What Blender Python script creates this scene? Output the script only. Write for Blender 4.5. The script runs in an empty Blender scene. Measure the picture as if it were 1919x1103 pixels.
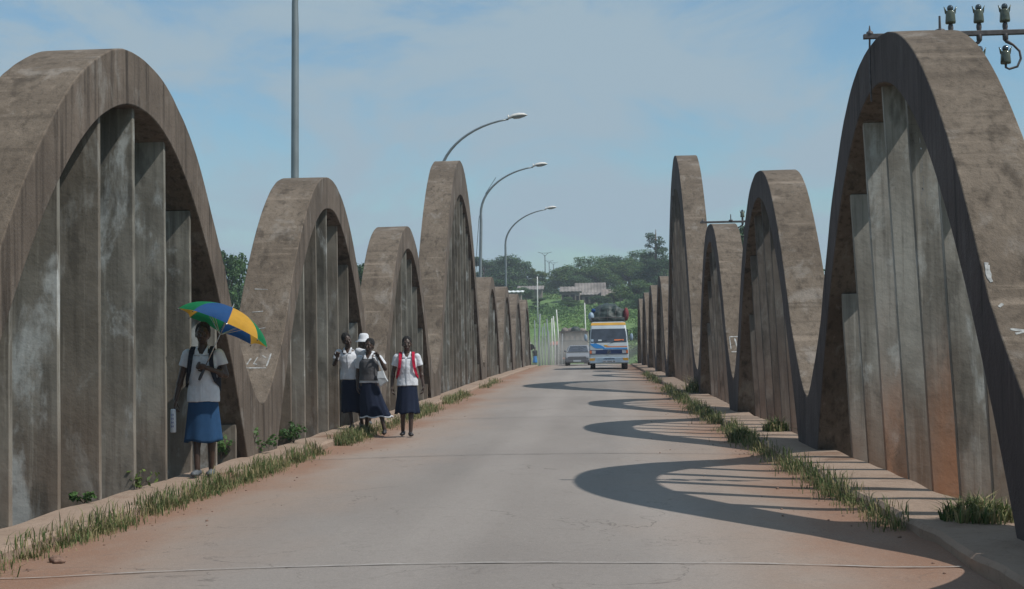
import bpy, bmesh, math, random
import numpy as np
from mathutils import Vector, Matrix, noise
random.seed(7); np.random.seed(7)
S = bpy.context.scene; C = S.collection
rad = math.radians

# ------------------------------------------------------------------ camera, world, sun, exposure
CAM = Vector((0, 0, 1.368))
cd = bpy.data.cameras.new('camera'); cam = bpy.data.objects.new('camera', cd); C.objects.link(cam)
_r = Vector((0.99799137, 0.06088566, -0.01749729)); _u = Vector((0.02010551, -0.04249246, 0.99889447)); _f = Vector((-0.06007485, 0.99723985, 0.04363124))
_m = Matrix((( _r.x, _u.x, -_f.x, CAM.x), (_r.y, _u.y, -_f.y, CAM.y), (_r.z, _u.z, -_f.z, CAM.z), (0, 0, 0, 1)))
cam.matrix_world = _m
cd.sensor_width = 36; cd.lens = 2614.45 * 36 / 1919; cd.clip_start = .05; cd.clip_end = 9000
S.camera = cam
SUN = Vector((.70, -.28, 1)).normalized()
el = math.asin(SUN.z)
w = bpy.data.worlds.new('World'); S.world = w; w.use_nodes = True
nt = w.node_tree; nt.nodes.clear()
def wn(t, **k):
    n = nt.nodes.new(t)
    for a, b in k.items(): setattr(n, a, b)
    return n
sk = wn('ShaderNodeTexSky', sky_type='NISHITA', sun_disc=False)
sk.sun_elevation = el; sk.sun_rotation = math.atan2(SUN.x, SUN.y)
sk.air_density = 1.25; sk.dust_density = 1.0; sk.ozone_density = 2.5
tc = wn('ShaderNodeTexCoord'); mp = wn('ShaderNodeMapping'); mp.inputs['Scale'].default_value = (1, 1, 2.4)
mp.inputs['Location'].default_value = (.7, .3, .15)
n1 = wn('ShaderNodeTexNoise'); n1.inputs['Scale'].default_value = 5.5; n1.inputs['Detail'].default_value = 12; n1.inputs['Roughness'].default_value = .62; n1.inputs['Distortion'].default_value = .45
n2 = wn('ShaderNodeTexNoise'); n2.inputs['Scale'].default_value = 2.6; n2.inputs['Detail'].default_value = 4
r1 = wn('ShaderNodeValToRGB'); r1.color_ramp.elements[0].position = .42; r1.color_ramp.elements[1].position = .60
r1.color_ramp.interpolation = 'EASE'
mul = wn('ShaderNodeMath', operation='MULTIPLY_ADD'); mul.inputs[1].default_value = .32; 
r2 = wn('ShaderNodeMath', operation='MULTIPLY'); r2.inputs[1].default_value = .75
mx = wn('ShaderNodeMix', data_type='RGBA'); mx.inputs['B'].default_value = (2.45, 3.25, 3.85, 1)
tint = wn('ShaderNodeMix', data_type='RGBA', blend_type='MULTIPLY'); tint.inputs['Factor'].default_value = 1; tint.inputs['B'].default_value = (.60, .77, .82, 1)
bg = wn('ShaderNodeBackground'); bg.inputs['Strength'].default_value = .142
ow = wn('ShaderNodeOutputWorld')
L = nt.links.new
L(tc.outputs['Generated'], mp.inputs['Vector']); L(mp.outputs[0], n1.inputs['Vector']); L(mp.outputs[0], n2.inputs['Vector'])
L(n2.outputs['Fac'], mul.inputs[0]); L(n1.outputs['Fac'], r2.inputs[0]); L(r2.outputs[0], mul.inputs[2]); L(mul.outputs[0], r1.inputs['Fac'])
L(sk.outputs[0], tint.inputs['A']); L(tint.outputs['Result'], mx.inputs['A']); L(r1.outputs[0], mx.inputs['Factor'])
L(mx.outputs['Result'], bg.inputs['Color']); L(bg.outputs[0], ow.inputs['Surface'])
sd = bpy.data.lights.new('sun', 'SUN'); sd.energy = 3.9; sd.angle = rad(.6); sd.color = (1, .955, .89)
so = bpy.data.objects.new('sun', sd); C.objects.link(so); so.rotation_euler = SUN.to_track_quat('Z', 'Y').to_euler(); so.location = (20, -10, 40)
S.view_settings.view_transform = 'Standard'; S.view_settings.look = 'None'; S.view_settings.exposure = -.02; S.view_settings.gamma = 1
S.render.resolution_x = 1024; S.render.resolution_y = 589
S.render.engine = 'CYCLES'

# ------------------------------------------------------------------ helpers
class MB:
    def __init__(s): s.v = []; s.f = []; s.m = []
    def add(s, vs, fs, mi=0):
        b = len(s.v); s.v += [tuple(v) for v in vs]; s.f += [tuple(i + b for i in f) for f in fs]; s.m += [mi] * len(fs); return s
    def box(s, c, d, mi=0, rz=0, rx=0):
        cx, cy, cz = c; x, y, z = d[0] / 2, d[1] / 2, d[2] / 2
        R = Matrix.Rotation(rz, 3, 'Z') @ Matrix.Rotation(rx, 3, 'X')
        vs = [R @ Vector(p) + Vector(c) for p in ((-x, -y, -z), (x, -y, -z), (x, y, -z), (-x, y, -z), (-x, -y, z), (x, -y, z), (x, y, z), (-x, y, z))]
        return s.add(vs, [(3, 2, 1, 0), (4, 5, 6, 7), (0, 1, 5, 4), (1, 2, 6, 5), (2, 3, 7, 6), (3, 0, 4, 7)], mi)
    def tube(s, pts, rs, n=10, mi=0, caps=True):
        pts = [Vector(p) for p in pts]
        if not hasattr(rs, '__len__'): rs = [rs] * len(pts)
        rings = []; ref = None
        for i, p in enumerate(pts):
            t = (pts[min(i + 1, len(pts) - 1)] - pts[max(i - 1, 0)]).normalized()
            if ref is None:
                ref = Vector((0, 0, 1)) if abs(t.z) < .9 else Vector((1, 0, 0))
            a = (ref - t * ref.dot(t)).normalized(); b = t.cross(a); ref = a
            rings.append([p + (a * math.cos(2 * math.pi * k / n) + b * math.sin(2 * math.pi * k / n)) * rs[i] for k in range(n)])
        return s.loft(rings, mi, caps)
    def loft(s, rings, mi=0, caps=True):
        n = len(rings[0]); vs = [v for r in rings for v in r]; fs = []
        for i in range(len(rings) - 1):
            for k in range(n):
                a = i * n + k; b = i * n + (k + 1) % n
                fs.append((a, b, b + n, a + n))
        if caps: fs.append(tuple(range(n))[::-1]); fs.append(tuple((len(rings) - 1) * n + k for k in range(n)))
        return s.add(vs, fs, mi)
    def ell(s, c, r, n=12, m=8, mi=0, M=None):
        c = Vector(c); rings = []
        for i in range(m + 1):
            th = math.pi * i / m; th = min(max(th, .04), math.pi - .04)
            ring = []
            for k in range(n):
                ph = 2 * math.pi * k / n
                p = Vector((r[0] * math.sin(th) * math.cos(ph), r[1] * math.sin(th) * math.sin(ph), -r[2] * math.cos(th)))
                if M: p = M @ p
                ring.append(c + p)
            rings.append(ring)
        return s.loft(rings, mi)
    def lathe(s, c, prof, n=16, mi=0, M=None):
        c = Vector(c); rings = []
        for (r, z) in prof:
            ring = []
            for k in range(n):
                p = Vector((max(r, .0005) * math.cos(2 * math.pi * k / n), max(r, .0005) * math.sin(2 * math.pi * k / n), z))
                if M: p = M @ p
                ring.append(c + p)
            rings.append(ring)
        return s.loft(rings, mi)
    def cap(s, p0, r0, p1, r1, n=12):     # tapered capsule
        s.tube([p0, p1], [r0, r1], n); s.ell(p0, (r0,) * 3, n, 8); s.ell(p1, (r1,) * 3, n, 8); return s
    def build(s, name, mat, parent=None, smooth=False, origin=None, bevel=0):
        me = bpy.data.meshes.new(name)
        o0 = Vector(origin) if origin is not None else Vector((0, 0, 0))
        me.from_pydata([tuple(Vector(v) - o0) for v in s.v], [], s.f)
        mats = mat if isinstance(mat, (list, tuple)) else [mat]
        for mm in mats: me.materials.append(mm)
        if len(mats) > 1: me.polygons.foreach_set('material_index', s.m)
        if smooth: me.polygons.foreach_set('use_smooth', [True] * len(me.polygons))
        me.update()
        o = bpy.data.objects.new(name, me); C.objects.link(o)
        o.location = o0
        if parent: o.parent = parent
        if bevel:
            b = o.modifiers.new('bevel', 'BEVEL'); b.width = bevel; b.segments = 2; b.limit_method = 'ANGLE'; b.angle_limit = rad(40)
        return o
def tag(o, label=None, cat=None, group=None, kind=None):
    if label: o['label'] = label
    if cat: o['category'] = cat
    if group: o['group'] = group
    if kind: o['kind'] = kind
    return o
def empty(name, loc, rz=0):
    o = bpy.data.objects.new(name, None); C.objects.link(o); o.location = loc; o.rotation_euler = (0, 0, rz); o.empty_display_size = .2
    return o
def copy_tree(o, parent=None):
    c = o.copy(); C.objects.link(c)
    if parent: c.parent = parent
    for ch in KIDS.get(o.name, [x for x in bpy.data.objects if x.parent == o]): copy_tree(ch, c)
    return c
KIDS = {}
def remesh(mb, name, mat, parent, voxel=.006, smooth=3, wr=0, wscale=9, origin=None):
    """one continuous surface out of overlapping limbs"""
    o = mb.build('tmp_src', mat)
    m = o.modifiers.new('r', 'REMESH'); m.mode = 'VOXEL'; m.voxel_size = voxel
    if smooth:
        k = o.modifiers.new('s', 'SMOOTH'); k.factor = .5; k.iterations = smooth
    dg = bpy.context.evaluated_depsgraph_get(); dg.update()
    me = bpy.data.meshes.new_from_object(o.evaluated_get(dg)); me.name = name
    bpy.data.objects.remove(o)
    me.polygons.foreach_set('use_smooth', [True] * len(me.polygons))
    if wr:
        for v in me.vertices:
            q = v.co * wscale; q.z *= .55
            v.co += v.normal * (noise.noise(q) * wr + noise.noise(v.co * wscale * 2.7) * wr * .4)
    if not me.materials: me.materials.append(mat)
    ob = bpy.data.objects.new(name, me); C.objects.link(ob)
    if parent: ob.parent = parent
    return ob

# ------------------------------------------------------------------ materials
def mat(name, col, rough=.8, metal=0, spec=None, var=0, vscale=8, bump=0, bscale=30):
    m = bpy.data.materials.new(name); m.use_nodes = True; t = m.node_tree; p = t.nodes['Principled BSDF']
    p.inputs['Base Color'].default_value = (*col, 1); p.inputs['Roughness'].default_value = rough; p.inputs['Metallic'].default_value = metal
    if spec is not None: p.inputs['Specular IOR Level'].default_value = spec
    if var or bump:
        g = t.nodes.new('ShaderNodeNewGeometry')
        n = t.nodes.new('ShaderNodeTexNoise'); n.inputs['Scale'].default_value = vscale; n.inputs['Detail'].default_value = 6
        t.links.new(g.outputs['Position'], n.inputs['Vector'])
        if var:
            x = t.nodes.new('ShaderNodeMix'); x.data_type = 'RGBA'
            x.inputs['A'].default_value = (*[c * (1 - var) for c in col], 1); x.inputs['B'].default_value = (*[min(1, c * (1 + var)) for c in col], 1)
            mr = t.nodes.new('ShaderNodeMapRange'); mr.inputs[1].default_value = .3; mr.inputs[2].default_value = .7
            t.links.new(n.outputs['Fac'], mr.inputs[0]); t.links.new(mr.outputs[0], x.inputs['Factor']); t.links.new(x.outputs['Result'], p.inputs['Base Color'])
        if bump:
            n3 = t.nodes.new('ShaderNodeTexNoise'); n3.inputs['Scale'].default_value = bscale; n3.inputs['Detail'].default_value = 6
            t.links.new(g.outputs['Position'], n3.inputs['Vector'])
            b = t.nodes.new('ShaderNodeBump'); b.inputs['Strength'].default_value = bump; b.inputs['Distance'].default_value = .02
            t.links.new(n3.outputs['Fac'], b.inputs['Height']); t.links.new(b.outputs[0], p.inputs['Normal'])
    return m
class NT:
    def __init__(s, name, rough=.9):
        s.m = bpy.data.materials.new(name); s.m.use_nodes = True; s.t = s.m.node_tree; s.p = s.t.nodes['Principled BSDF']
        s.p.inputs['Roughness'].default_value = rough; s.p.inputs['Specular IOR Level'].default_value = .25
        s.g = s.t.nodes.new('ShaderNodeNewGeometry'); s.pos = s.g.outputs['Position']
    def L(s, a, b): s.t.links.new(a, b)
    def noise(s, scale, detail=6, rough=.55, stretch=None, off=(0, 0, 0), dist=0):
        src = s.pos
        if stretch or any(off):
            m = s.t.nodes.new('ShaderNodeMapping'); m.inputs['Scale'].default_value = stretch or (1, 1, 1); m.inputs['Location'].default_value = off
            s.L(src, m.inputs['Vector']); src = m.outputs[0]
        n = s.t.nodes.new('ShaderNodeTexNoise'); n.inputs['Scale'].default_value = scale; n.inputs['Detail'].default_value = detail; n.inputs['Roughness'].default_value = rough; n.inputs['Distortion'].default_value = dist
        s.L(src, n.inputs['Vector']); return n.outputs['Fac']
    def rng(s, v, a, b, c=0, d=1):
        m = s.t.nodes.new('ShaderNodeMapRange'); m.interpolation_type = 'SMOOTHSTEP'
        for i, k in zip((1, 2, 3, 4), (a, b, c, d)): m.inputs[i].default_value = k
        s.L(v, m.inputs[0]); return m.outputs[0]
    def math(s, op, a, b=None):
        m = s.t.nodes.new('ShaderNodeMath'); m.operation = op
        for i, k in enumerate((a, b)):
            if k is None: continue
            if isinstance(k, (int, float)): m.inputs[i].default_value = k
            else: s.L(k, m.inputs[i])
        return m.outputs[0]
    def mix(s, f, a, b, mode='MIX'):
        m = s.t.nodes.new('ShaderNodeMix'); m.data_type = 'RGBA'; m.blend_type = mode
        for k, n in ((f, 'Factor'), (a, 'A'), (b, 'B')):
            if isinstance(k, (int, float)): m.inputs[n].default_value = k
            elif isinstance(k, tuple): m.inputs[n].default_value = (*k, 1)
            else: s.L(k, m.inputs[n])
        return m.outputs['Result']
    def sep(s):
        m = s.t.nodes.new('ShaderNodeSeparateXYZ'); s.L(s.pos, m.inputs[0]); return m.outputs
    def done(s, col, h=None, strength=.5, dist=.01):
        s.L(col, s.p.inputs['Base Color'])
        if h is not None:
            b = s.t.nodes.new('ShaderNodeBump'); b.inputs['Strength'].default_value = strength; b.inputs['Distance'].default_value = dist
            s.L(h, b.inputs['Height']); s.L(b.outputs[0], s.p.inputs['Normal'])
        return s.m
def concrete(name, a, b, pale, palef=.5, stain=0, boards=True, dark=.45, streak=.7, bump=.8, soft=False, stz=1.9, stc=(.33, .15, .078)):
    n = NT(name)
    c = n.mix(n.rng(n.noise(.9, 8), .33, .68), a, b)
    st = n.noise(1.0, 5, stretch=(5.5, 5.5, .45))
    c = n.mix(n.math('MULTIPLY', n.rng(st, .52, .72), streak), c, tuple(x * dark for x in a))
    st2 = n.noise(1.0, 6, .6, stretch=(17, 17, .7), off=(3, 1, 5)); c = n.mix(n.math('MULTIPLY', n.rng(st2, .50, .68), streak * .65), c, tuple(x * .5 for x in a)); c = n.mix(n.math('MULTIPLY', n.rng(st2, .42, .28), .45), c, tuple(min(1, x * 1.45) for x in b))
    lt = n.noise(1.5, 9, .65, stretch=(1.6, 1.6, .75), off=(3, 7, 1), dist=.4)
    c = n.mix(n.math('MULTIPLY', n.rng(lt, .53, .68), palef), c, pale)
    if boards:
        bd = n.noise(1.0, 3, stretch=(.5, .5, 13), off=(0, 0, 2))
        c = n.mix(n.math('MULTIPLY', n.rng(bd, .58, .72), n.rng(n.noise(1.6, 5, off=(2, 9, 3)), .4, .65, .05, .6)), c, tuple(min(1, x * 1.7) for x in b))
        c = n.mix(n.math('MULTIPLY', n.rng(bd, .42, .3), .35), c, tuple(x * .5 for x in a))
    if stain:
        z = n.sep()[2]
        zz = n.math('ADD', z, n.math('MULTIPLY', n.math('SUBTRACT', n.noise(1.3, 6, stretch=(2, 2, .8)), .5), 2.4))
        c = n.mix(n.math('MULTIPLY', n.rng(zz, stz, -.2), stain), c, stc)
        c = n.mix(n.math('MULTIPLY', n.rng(n.noise(3.5, 7, stretch=(1, 1, .35)), .55, .66), .5), c, tuple(x * .35 for x in a))
    fine = n.noise(38, 8, .7); mid = n.noise(6, 6)
    c = n.mix(.35, c, n.mix(fine, (.35, .35, .35), (1, 1, 1)), 'MULTIPLY') if False else n.mix(n.math('MULTIPLY', n.rng(fine, .5, .75), .16 if soft else .3), c, tuple(x * .45 for x in a))
    ck = n.rng(n.noise(2.1, 10, .6, off=(9, 2, 4), dist=1.2), .495, .5, 0, 1); ck2 = n.rng(n.noise(2.1, 10, .6, off=(9, 2, 4), dist=1.2), .505, .5, 0, 1)
    ck = n.math('MULTIPLY', n.math('MULTIPLY', ck, ck2), n.rng(n.noise(.8, 2, off=(5, 5, 5)), .52, .6))
    c = n.mix(n.math('MULTIPLY', ck, .5), c, tuple(x * .2 for x in a))
    h = n.math('ADD', n.math('MULTIPLY', mid, 1.5), n.math('MULTIPLY', fine, .25 if soft else .6))
    return n.done(c, h, bump, .02)
M = {}
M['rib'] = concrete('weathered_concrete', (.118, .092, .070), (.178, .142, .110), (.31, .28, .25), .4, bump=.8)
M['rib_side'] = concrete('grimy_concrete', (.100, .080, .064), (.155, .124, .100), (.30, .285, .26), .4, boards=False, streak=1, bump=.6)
M['rib_dark'] = concrete('shaded_face_concrete', (.066, .052, .050), (.098, .080, .076), (.16, .145, .14), .3, boards=False, streak=.8, bump=.6)  # darker copy for the right arches: shade of their road faces put into the colour
M['slab'] = concrete('hanger_concrete', (.135, .125, .105), (.235, .225, .195), (.44, .46, .45), .85, stain=.12, boards=False, bump=.35, soft=True)
M['slab_b'] = concrete('brown_streaked_hanger_concrete', (.12, .105, .085), (.20, .18, .15), (.34, .34, .32), .6, stain=.12, boards=False, bump=.35, soft=True)
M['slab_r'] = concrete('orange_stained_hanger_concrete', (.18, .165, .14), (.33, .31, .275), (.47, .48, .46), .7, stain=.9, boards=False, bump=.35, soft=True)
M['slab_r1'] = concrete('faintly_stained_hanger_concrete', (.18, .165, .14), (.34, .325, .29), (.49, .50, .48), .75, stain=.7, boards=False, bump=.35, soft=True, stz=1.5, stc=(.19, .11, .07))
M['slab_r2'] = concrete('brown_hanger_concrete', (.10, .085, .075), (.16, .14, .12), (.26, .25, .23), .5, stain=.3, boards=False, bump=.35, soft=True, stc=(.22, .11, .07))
M['rib_lo'] = M['rib']
n = NT('kerb_concrete')
c = n.mix(n.noise(2, 7), (.24, .17, .125), (.36, .27, .21)); c = n.mix(n.rng(n.noise(.9, 6), .55, .7), c, (.20, .125, .085)); c = n.mix(n.rng(n.noise(14, 8, .7), .5, .75, 0, .5), c, (.12, .085, .06))
M['kerb'] = n.done(c, n.noise(9, 8, .7), .8, .03)
# road: worn pale surfacing, red laterite dust drifted in along both kerbs
n = NT('road_surface')
X = n.sep()[0]; Y = n.sep()[1]
c = n.mix(n.rng(n.noise(.35, 7, stretch=(1, .35, 1)), .3, .7), (.225, .200, .182), (.285, .255, .232))
c = n.mix(n.math('MULTIPLY', n.rng(n.noise(.8, 8, stretch=(1.3, .25, 1), off=(4, 0, 0)), .5, .72), .5), c, (.20, .18, .165))
d = n.math('ABSOLUTE', n.math('ADD', X, .87))
wob = n.math('MULTIPLY', n.math('SUBTRACT', n.noise(.7, 9, .6, stretch=(1, .5, 1), off=(1, 1, 0)), .5), 2.2)
d2 = n.math('ADD', d, wob)
c = n.mix(n.math('MULTIPLY', n.rng(d2, .8, 2.7), .58), c, (.34, .235, .17))
c = n.mix(n.math('MULTIPLY', n.rng(d2, 2.0, 3.0), .8), c, (.245, .125, .075))
trk = n.math('ABSOLUTE', n.math('SUBTRACT', n.math('ABSOLUTE', n.math('ADD', X, .3)), .85))
c = n.mix(n.math('MULTIPLY', n.rng(trk, .45, .1), .18), c, (.40, .36, .33))
c = n.mix(n.rng(n.noise(26, 6, .75, off=(2, 5, 1)), .5, .78, 0, .4), c, (.13, .11, .10)); fine = n.noise(90, 6, .75); c = n.mix(n.rng(fine, .48, .72, 0, .5), c, (.10, .08, .07)); c = n.mix(n.rng(n.noise(55, 6, .8, off=(3, 3, 3)), .52, .75, 0, .5), c, (.5, .43, .37)); c = n.mix(n.rng(n.noise(11, 7, .7, off=(8, 3, 3)), .5, .75, 0, .3), c, (.15, .125, .11))
q = n.noise(.55, 6, .5, off=(7, 1, 0), dist=.6); ck = n.math('MULTIPLY', n.rng(q, .497, .5), n.rng(q, .503, .5))
c = n.mix(n.math('MULTIPLY', ck, n.math('MULTIPLY', n.rng(n.noise(.3, 2), .4, .55), .55)), c, (.09, .075, .065))
M['road'] = n.done(c, n.math('ADD', fine, n.math('MULTIPLY', n.noise(5, 6), 1.2)), .55, .012)
n = NT('ground_soil')
c = n.mix(n.rng(n.noise(.06, 8), .35, .65), (.085, .155, .042), (.14, .225, .07)); c = n.mix(n.rng(n.noise(.5, 8), .5, .75, 0, .8), c, (.035, .06, .018)); c = n.mix(n.rng(n.noise(.035, 5, off=(5, 5, 0)), .62, .72, 0, .7), c, (.22, .12, .07))
M['ground'] = n.done(c, n.noise(1.2, 8), 1, .5)
def leafmat(name, a, b, rough=.55):
    n = NT(name, rough); c = n.mix(n.rng(n.noise(.35, 3), .3, .7), a, b); c = n.mix(n.rng(n.noise(5, 4), .35, .7), c, tuple(min(1, x * 1.35) for x in b))
    n.L(c, n.p.inputs['Base Color'])
    tr = n.t.nodes.new('ShaderNodeBsdfTranslucent'); ms = n.t.nodes.new('ShaderNodeMixShader'); ms.inputs[0].default_value = .28
    n.L(c, tr.inputs['Color']); o = n.t.nodes['Material Output']; n.L(n.p.outputs[0], ms.inputs[1]); n.L(tr.outputs[0], ms.inputs[2]); n.L(ms.outputs[0], o.inputs['Surface'])
    return n.m
M['leaf'] = leafmat('tree_leaf', (.036, .082, .028), (.075, .140, .042))
M['leaf_y'] = leafmat('pale_leaf', (.055, .095, .025), (.115, .155, .04))
M['leaf_d'] = leafmat('dark_leaf', (.024, .055, .026), (.045, .088, .036))
M['grass'] = leafmat('verge_grass', (.075, .098, .038), (.18, .185, .085), .7)
M['dry'] = leafmat('dry_grass', (.20, .16, .08), (.30, .25, .14), .8); M['grass_d'] = leafmat('deep_green_grass', (.035, .07, .02), (.07, .11, .035), .7)
M['scrub'] = leafmat('scrub_leaf', (.09, .17, .045), (.15, .25, .075))
M['bark'] = mat('bark', (.10, .075, .055), .95, var=.3, bump=.5)
M['water'] = mat('river_water', (.08, .07, .045), .08, spec=.5, bump=.2, bscale=1.2)
M['galv'] = mat('galvanised_steel', (.22, .25, .26), .5, .5, var=.12, vscale=3)
M['galv_d'] = mat('rusted_steel', (.10, .09, .09), .6, .4, var=.3, vscale=20)
M['lamphead'] = mat('lamp_housing', (.62, .60, .57), .5, var=.1)
M['lampglass'] = mat('lamp_cover', (.30, .33, .34), .15, spec=.6)
M['porc'] = mat('glazed_porcelain', (.075, .085, .055), .12, spec=.8, var=.3, vscale=30)
M['porc2'] = mat('dark_glass_dome', (.03, .045, .06), .08, spec=.9)
M['skin'] = mat('skin', (.052, .030, .021), .45, spec=.5, var=.15, vscale=25)
M['hair'] = mat('hair', (.008, .007, .007), .85, bump=1, bscale=120)
def cloth(name, col, rough=.85, var=.08):
    m = mat(name, col, rough, var=var, vscale=14, bump=.25, bscale=320); m.node_tree.nodes['Principled BSDF'].inputs['Specular IOR Level'].default_value = .2; return m
M['shirt'] = cloth('white_cotton', (.60, .62, .66)); M['skirt_b'] = cloth('blue_cotton', (.020, .062, .140)); M['skirt_n'] = cloth('navy_cotton', (.010, .016, .036))
M['vest'] = cloth('grey_knit', (.085, .085, .09)); M['trim'] = cloth('white_trim', (.62, .64, .68)); M['pack_d'] = cloth('dark_nylon', (.012, .016, .025)); M['pack_r'] = cloth('red_nylon', (.42, .015, .045))
M['bag_w'] = cloth('pale_bag_cloth', (.45, .48, .50)); M['shoe_d'] = mat('dark_shoe', (.02, .018, .02), .5); M['shoe_w'] = mat('grey_shoe', (.085, .095, .11), .6)
M['eye'] = mat('eye_white', (.22, .20, .18), .3); M['lip'] = mat('lip', (.09, .035, .03), .5)
M['um_g'] = cloth('green_nylon', (.012, .22, .085), .6); M['um_b'] = cloth('blue_nylon', (.022, .085, .24), .6); M['um_y'] = cloth('yellow_nylon', (.62, .34, .045), .6)
for k in ('um_g', 'um_b', 'um_y'):
    t = M[k].node_tree; p = t.nodes['Principled BSDF']; tr = t.nodes.new('ShaderNodeBsdfTranslucent'); tr.inputs['Color'].default_value = {'um_g': (.02, .30, .12, 1), 'um_b': (.03, .12, .34, 1), 'um_y': (.75, .42, .06, 1)}[k]
    ms = t.nodes.new('ShaderNodeMixShader'); ms.inputs[0].default_value = .35; t.links.new(p.outputs[0], ms.inputs[1]); t.links.new(tr.outputs[0], ms.inputs[2]); t.links.new(ms.outputs[0], t.nodes['Material Output'].inputs['Surface'])
M['chrome'] = mat('bright_steel', (.5, .5, .5), .25, .9); M['black'] = mat('black_rubber', (.015, .015, .016), .6); M['plast'] = mat('black_plastic', (.02, .02, .025), .4)
M['paper'] = mat('white_paper', (.62, .64, .68), .7); M['ink'] = mat('blue_ink', (.06, .09, .28), .7)
M['paint'] = mat('white_wall_paint', (.33, .33, .32), .95, var=.35, vscale=25, bump=.5)
M['vw'] = mat('white_vehicle_paint', (.40, .45, .48), .35, var=.08, vscale=3); M['vy'] = mat('yellow_vehicle_paint', (.55, .30, .04), .4, var=.1, vscale=3)
M['vb'] = mat('blue_vehicle_paint', (.02, .19, .50), .35); M['vdb'] = mat('navy_vehicle_paint', (.012, .028, .09), .35); M['vlb'] = mat('pale_blue_paint', (.25, .34, .43), .45, var=.15, vscale=4)
M['glass'] = mat('windscreen', (.030, .038, .055), .08, spec=.8, var=.35, vscale=3); M['vor'] = mat('orange_lens', (.60, .16, .05), .3); M['lens'] = mat('headlamp_lens', (.35, .38, .42), .15)
M['sedan'] = mat('dusty_grey_paint', (.20, .21, .23), .45, var=.08); M['sedan_d'] = mat('dark_grey_paint', (.10, .105, .12), .5, var=.1)
M['truck'] = mat('truck_boards', (.24, .20, .18), .85, var=.2, vscale=2); M['tarp'] = mat('dark_tarpaulin', (.030, .045, .042), .6, var=.4, vscale=4, bump=.6, bscale=9)
M['adobe'] = mat('weathered_plaster', (.20, .17, .15), .95, var=.18, vscale=.6); M['roofm'] = mat('corrugated_sheet', (.19, .17, .155), .9, var=.4, vscale=.5)
M['roofw'] = mat('white_roof_sheet', (.68, .70, .70), .6, var=.15, vscale=.8); M['dark'] = mat('dark_interior', (.03, .027, .028), .9); M['redroof'] = mat('rusty_red_sheet', (.38, .14, .10), .8, var=.2, vscale=2)
M['postw'] = mat('whitewashed_pole', (.55, .55, .53), .9, var=.2, vscale=2); M['postg'] = mat('grey_pole', (.20, .22, .24), .9, var=.2, vscale=2)
M['band'] = mat('tarry_band', (.165, .142, .126), .9, var=.15, vscale=9); M['joint'] = mat('joint_filler', (.075, .068, .062), .9, var=.3, vscale=20); M['mortar'] = mat('pale_mortar', (.32, .295, .275), .9, var=.25, vscale=14)
M['maroon'] = mat('maroon_cloth', (.16, .025, .03), .8)
M['stone'] = mat('pebble', (.18, .11, .08), .9, var=.4, vscale=30)

# ------------------------------------------------------------------ the setting
PY = [-80, 18, 30, 40, 48, 60, 75, 90, 103, 112, 125, 140, 170]; PZ = [.03, .03, .09, .20, .29, .40, .50, .585, .60, .52, .15, -.6, -1.5]
def zd(y):
    return float(np.interp(y, PY, PZ))
def zs(y): return sum(zd(y + k) for k in (-5, -2.5, 0, 2.5, 5)) / 5
XKL, XKR, KH = -3.95, 2.21, .115
XC = -.87
def zroad(x, y):
    u = min(1, abs(x - XC) / 3.08)
    z = zs(y) + .055 * (1 - u * u)
    e = max(0, (u - .8) / .2); z += .035 * e * e * (.6 + .8 * noise.noise(Vector((x * .3, y * .7, 3))))
    return z + .006 * noise.noise(Vector((x * .8, y * .5, 0)))
mb = MB(); xs = np.linspace(XKL - .03, XKR + .03, 48); ys = list(np.arange(-12, 40, .25)) + list(np.arange(40, 113, 1.)) + list(np.arange(113, 190, 4.))
def roadx(y): return 0 if y < 104 else (y - 104) ** 2 * -.0012
vs = [(x + roadx(y), y, zroad(x, y)) for y in ys for x in xs]; nx = len(xs)
mb.add(vs, [(j * nx + i, j * nx + i + 1, (j + 1) * nx + i + 1, (j + 1) * nx + i) for j in range(len(ys) - 1) for i in range(nx - 1)])
tag(mb.build('road', M['road'], smooth=True), kind='structure')
mb = MB()
dy = list(np.arange(-12, 96, 2.))
for a, b in zip(dy[:-1], dy[1:]):
    vs = []
    for y in (a, b):
        for x, z in ((-5.18, -.42), (3.40, -.42), (3.40, -.8), (-5.18, -.8)): vs.append((x, y, zs(y) + z))
    mb.add(vs, [(0, 1, 5, 4), (1, 2, 6, 5), (2, 3, 7, 6), (3, 0, 4, 7)])
tag(mb.build('bridge_deck', M['kerb']), kind='structure')
def kerb(x_in, x_out, name):
    mb = MB(); sgn = 1 if x_out > x_in else -1; rings = []
    yy = list(np.arange(-12, 30, .15)) + list(np.arange(30, 94, 1.))
    for y in yy:
        z = zs(y); w = .035 * noise.noise(Vector((x_in, y * .9, 0))) + .03 * noise.noise(Vector((x_in, y * 3.1, 0)))
        h = KH + .022 * noise.noise(Vector((y * 1.1, 4, x_in)))
        prof = [(x_in + sgn * w, z - .46), (x_in + sgn * w, z + h - .03), (x_in + sgn * (w + .03), z + h), (x_in + sgn * .28, z + h + .008), (x_out - sgn * .02, z + h + .01), (x_out, z + h - .01), (x_out, z - .46)]
        rings.append([(px, y, pz) for px, pz in prof])
    if sgn < 0: rings = [r[::-1] for r in rings]
    mb.loft(rings[::-1] if sgn > 0 else rings[::-1]); o = mb.build(name, M['kerb'], smooth=False, bevel=0); return tag(o, kind='structure')
kerb(XKL, -4.47, 'kerb'); kerb(XKR, 2.87, 'kerb')
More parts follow.
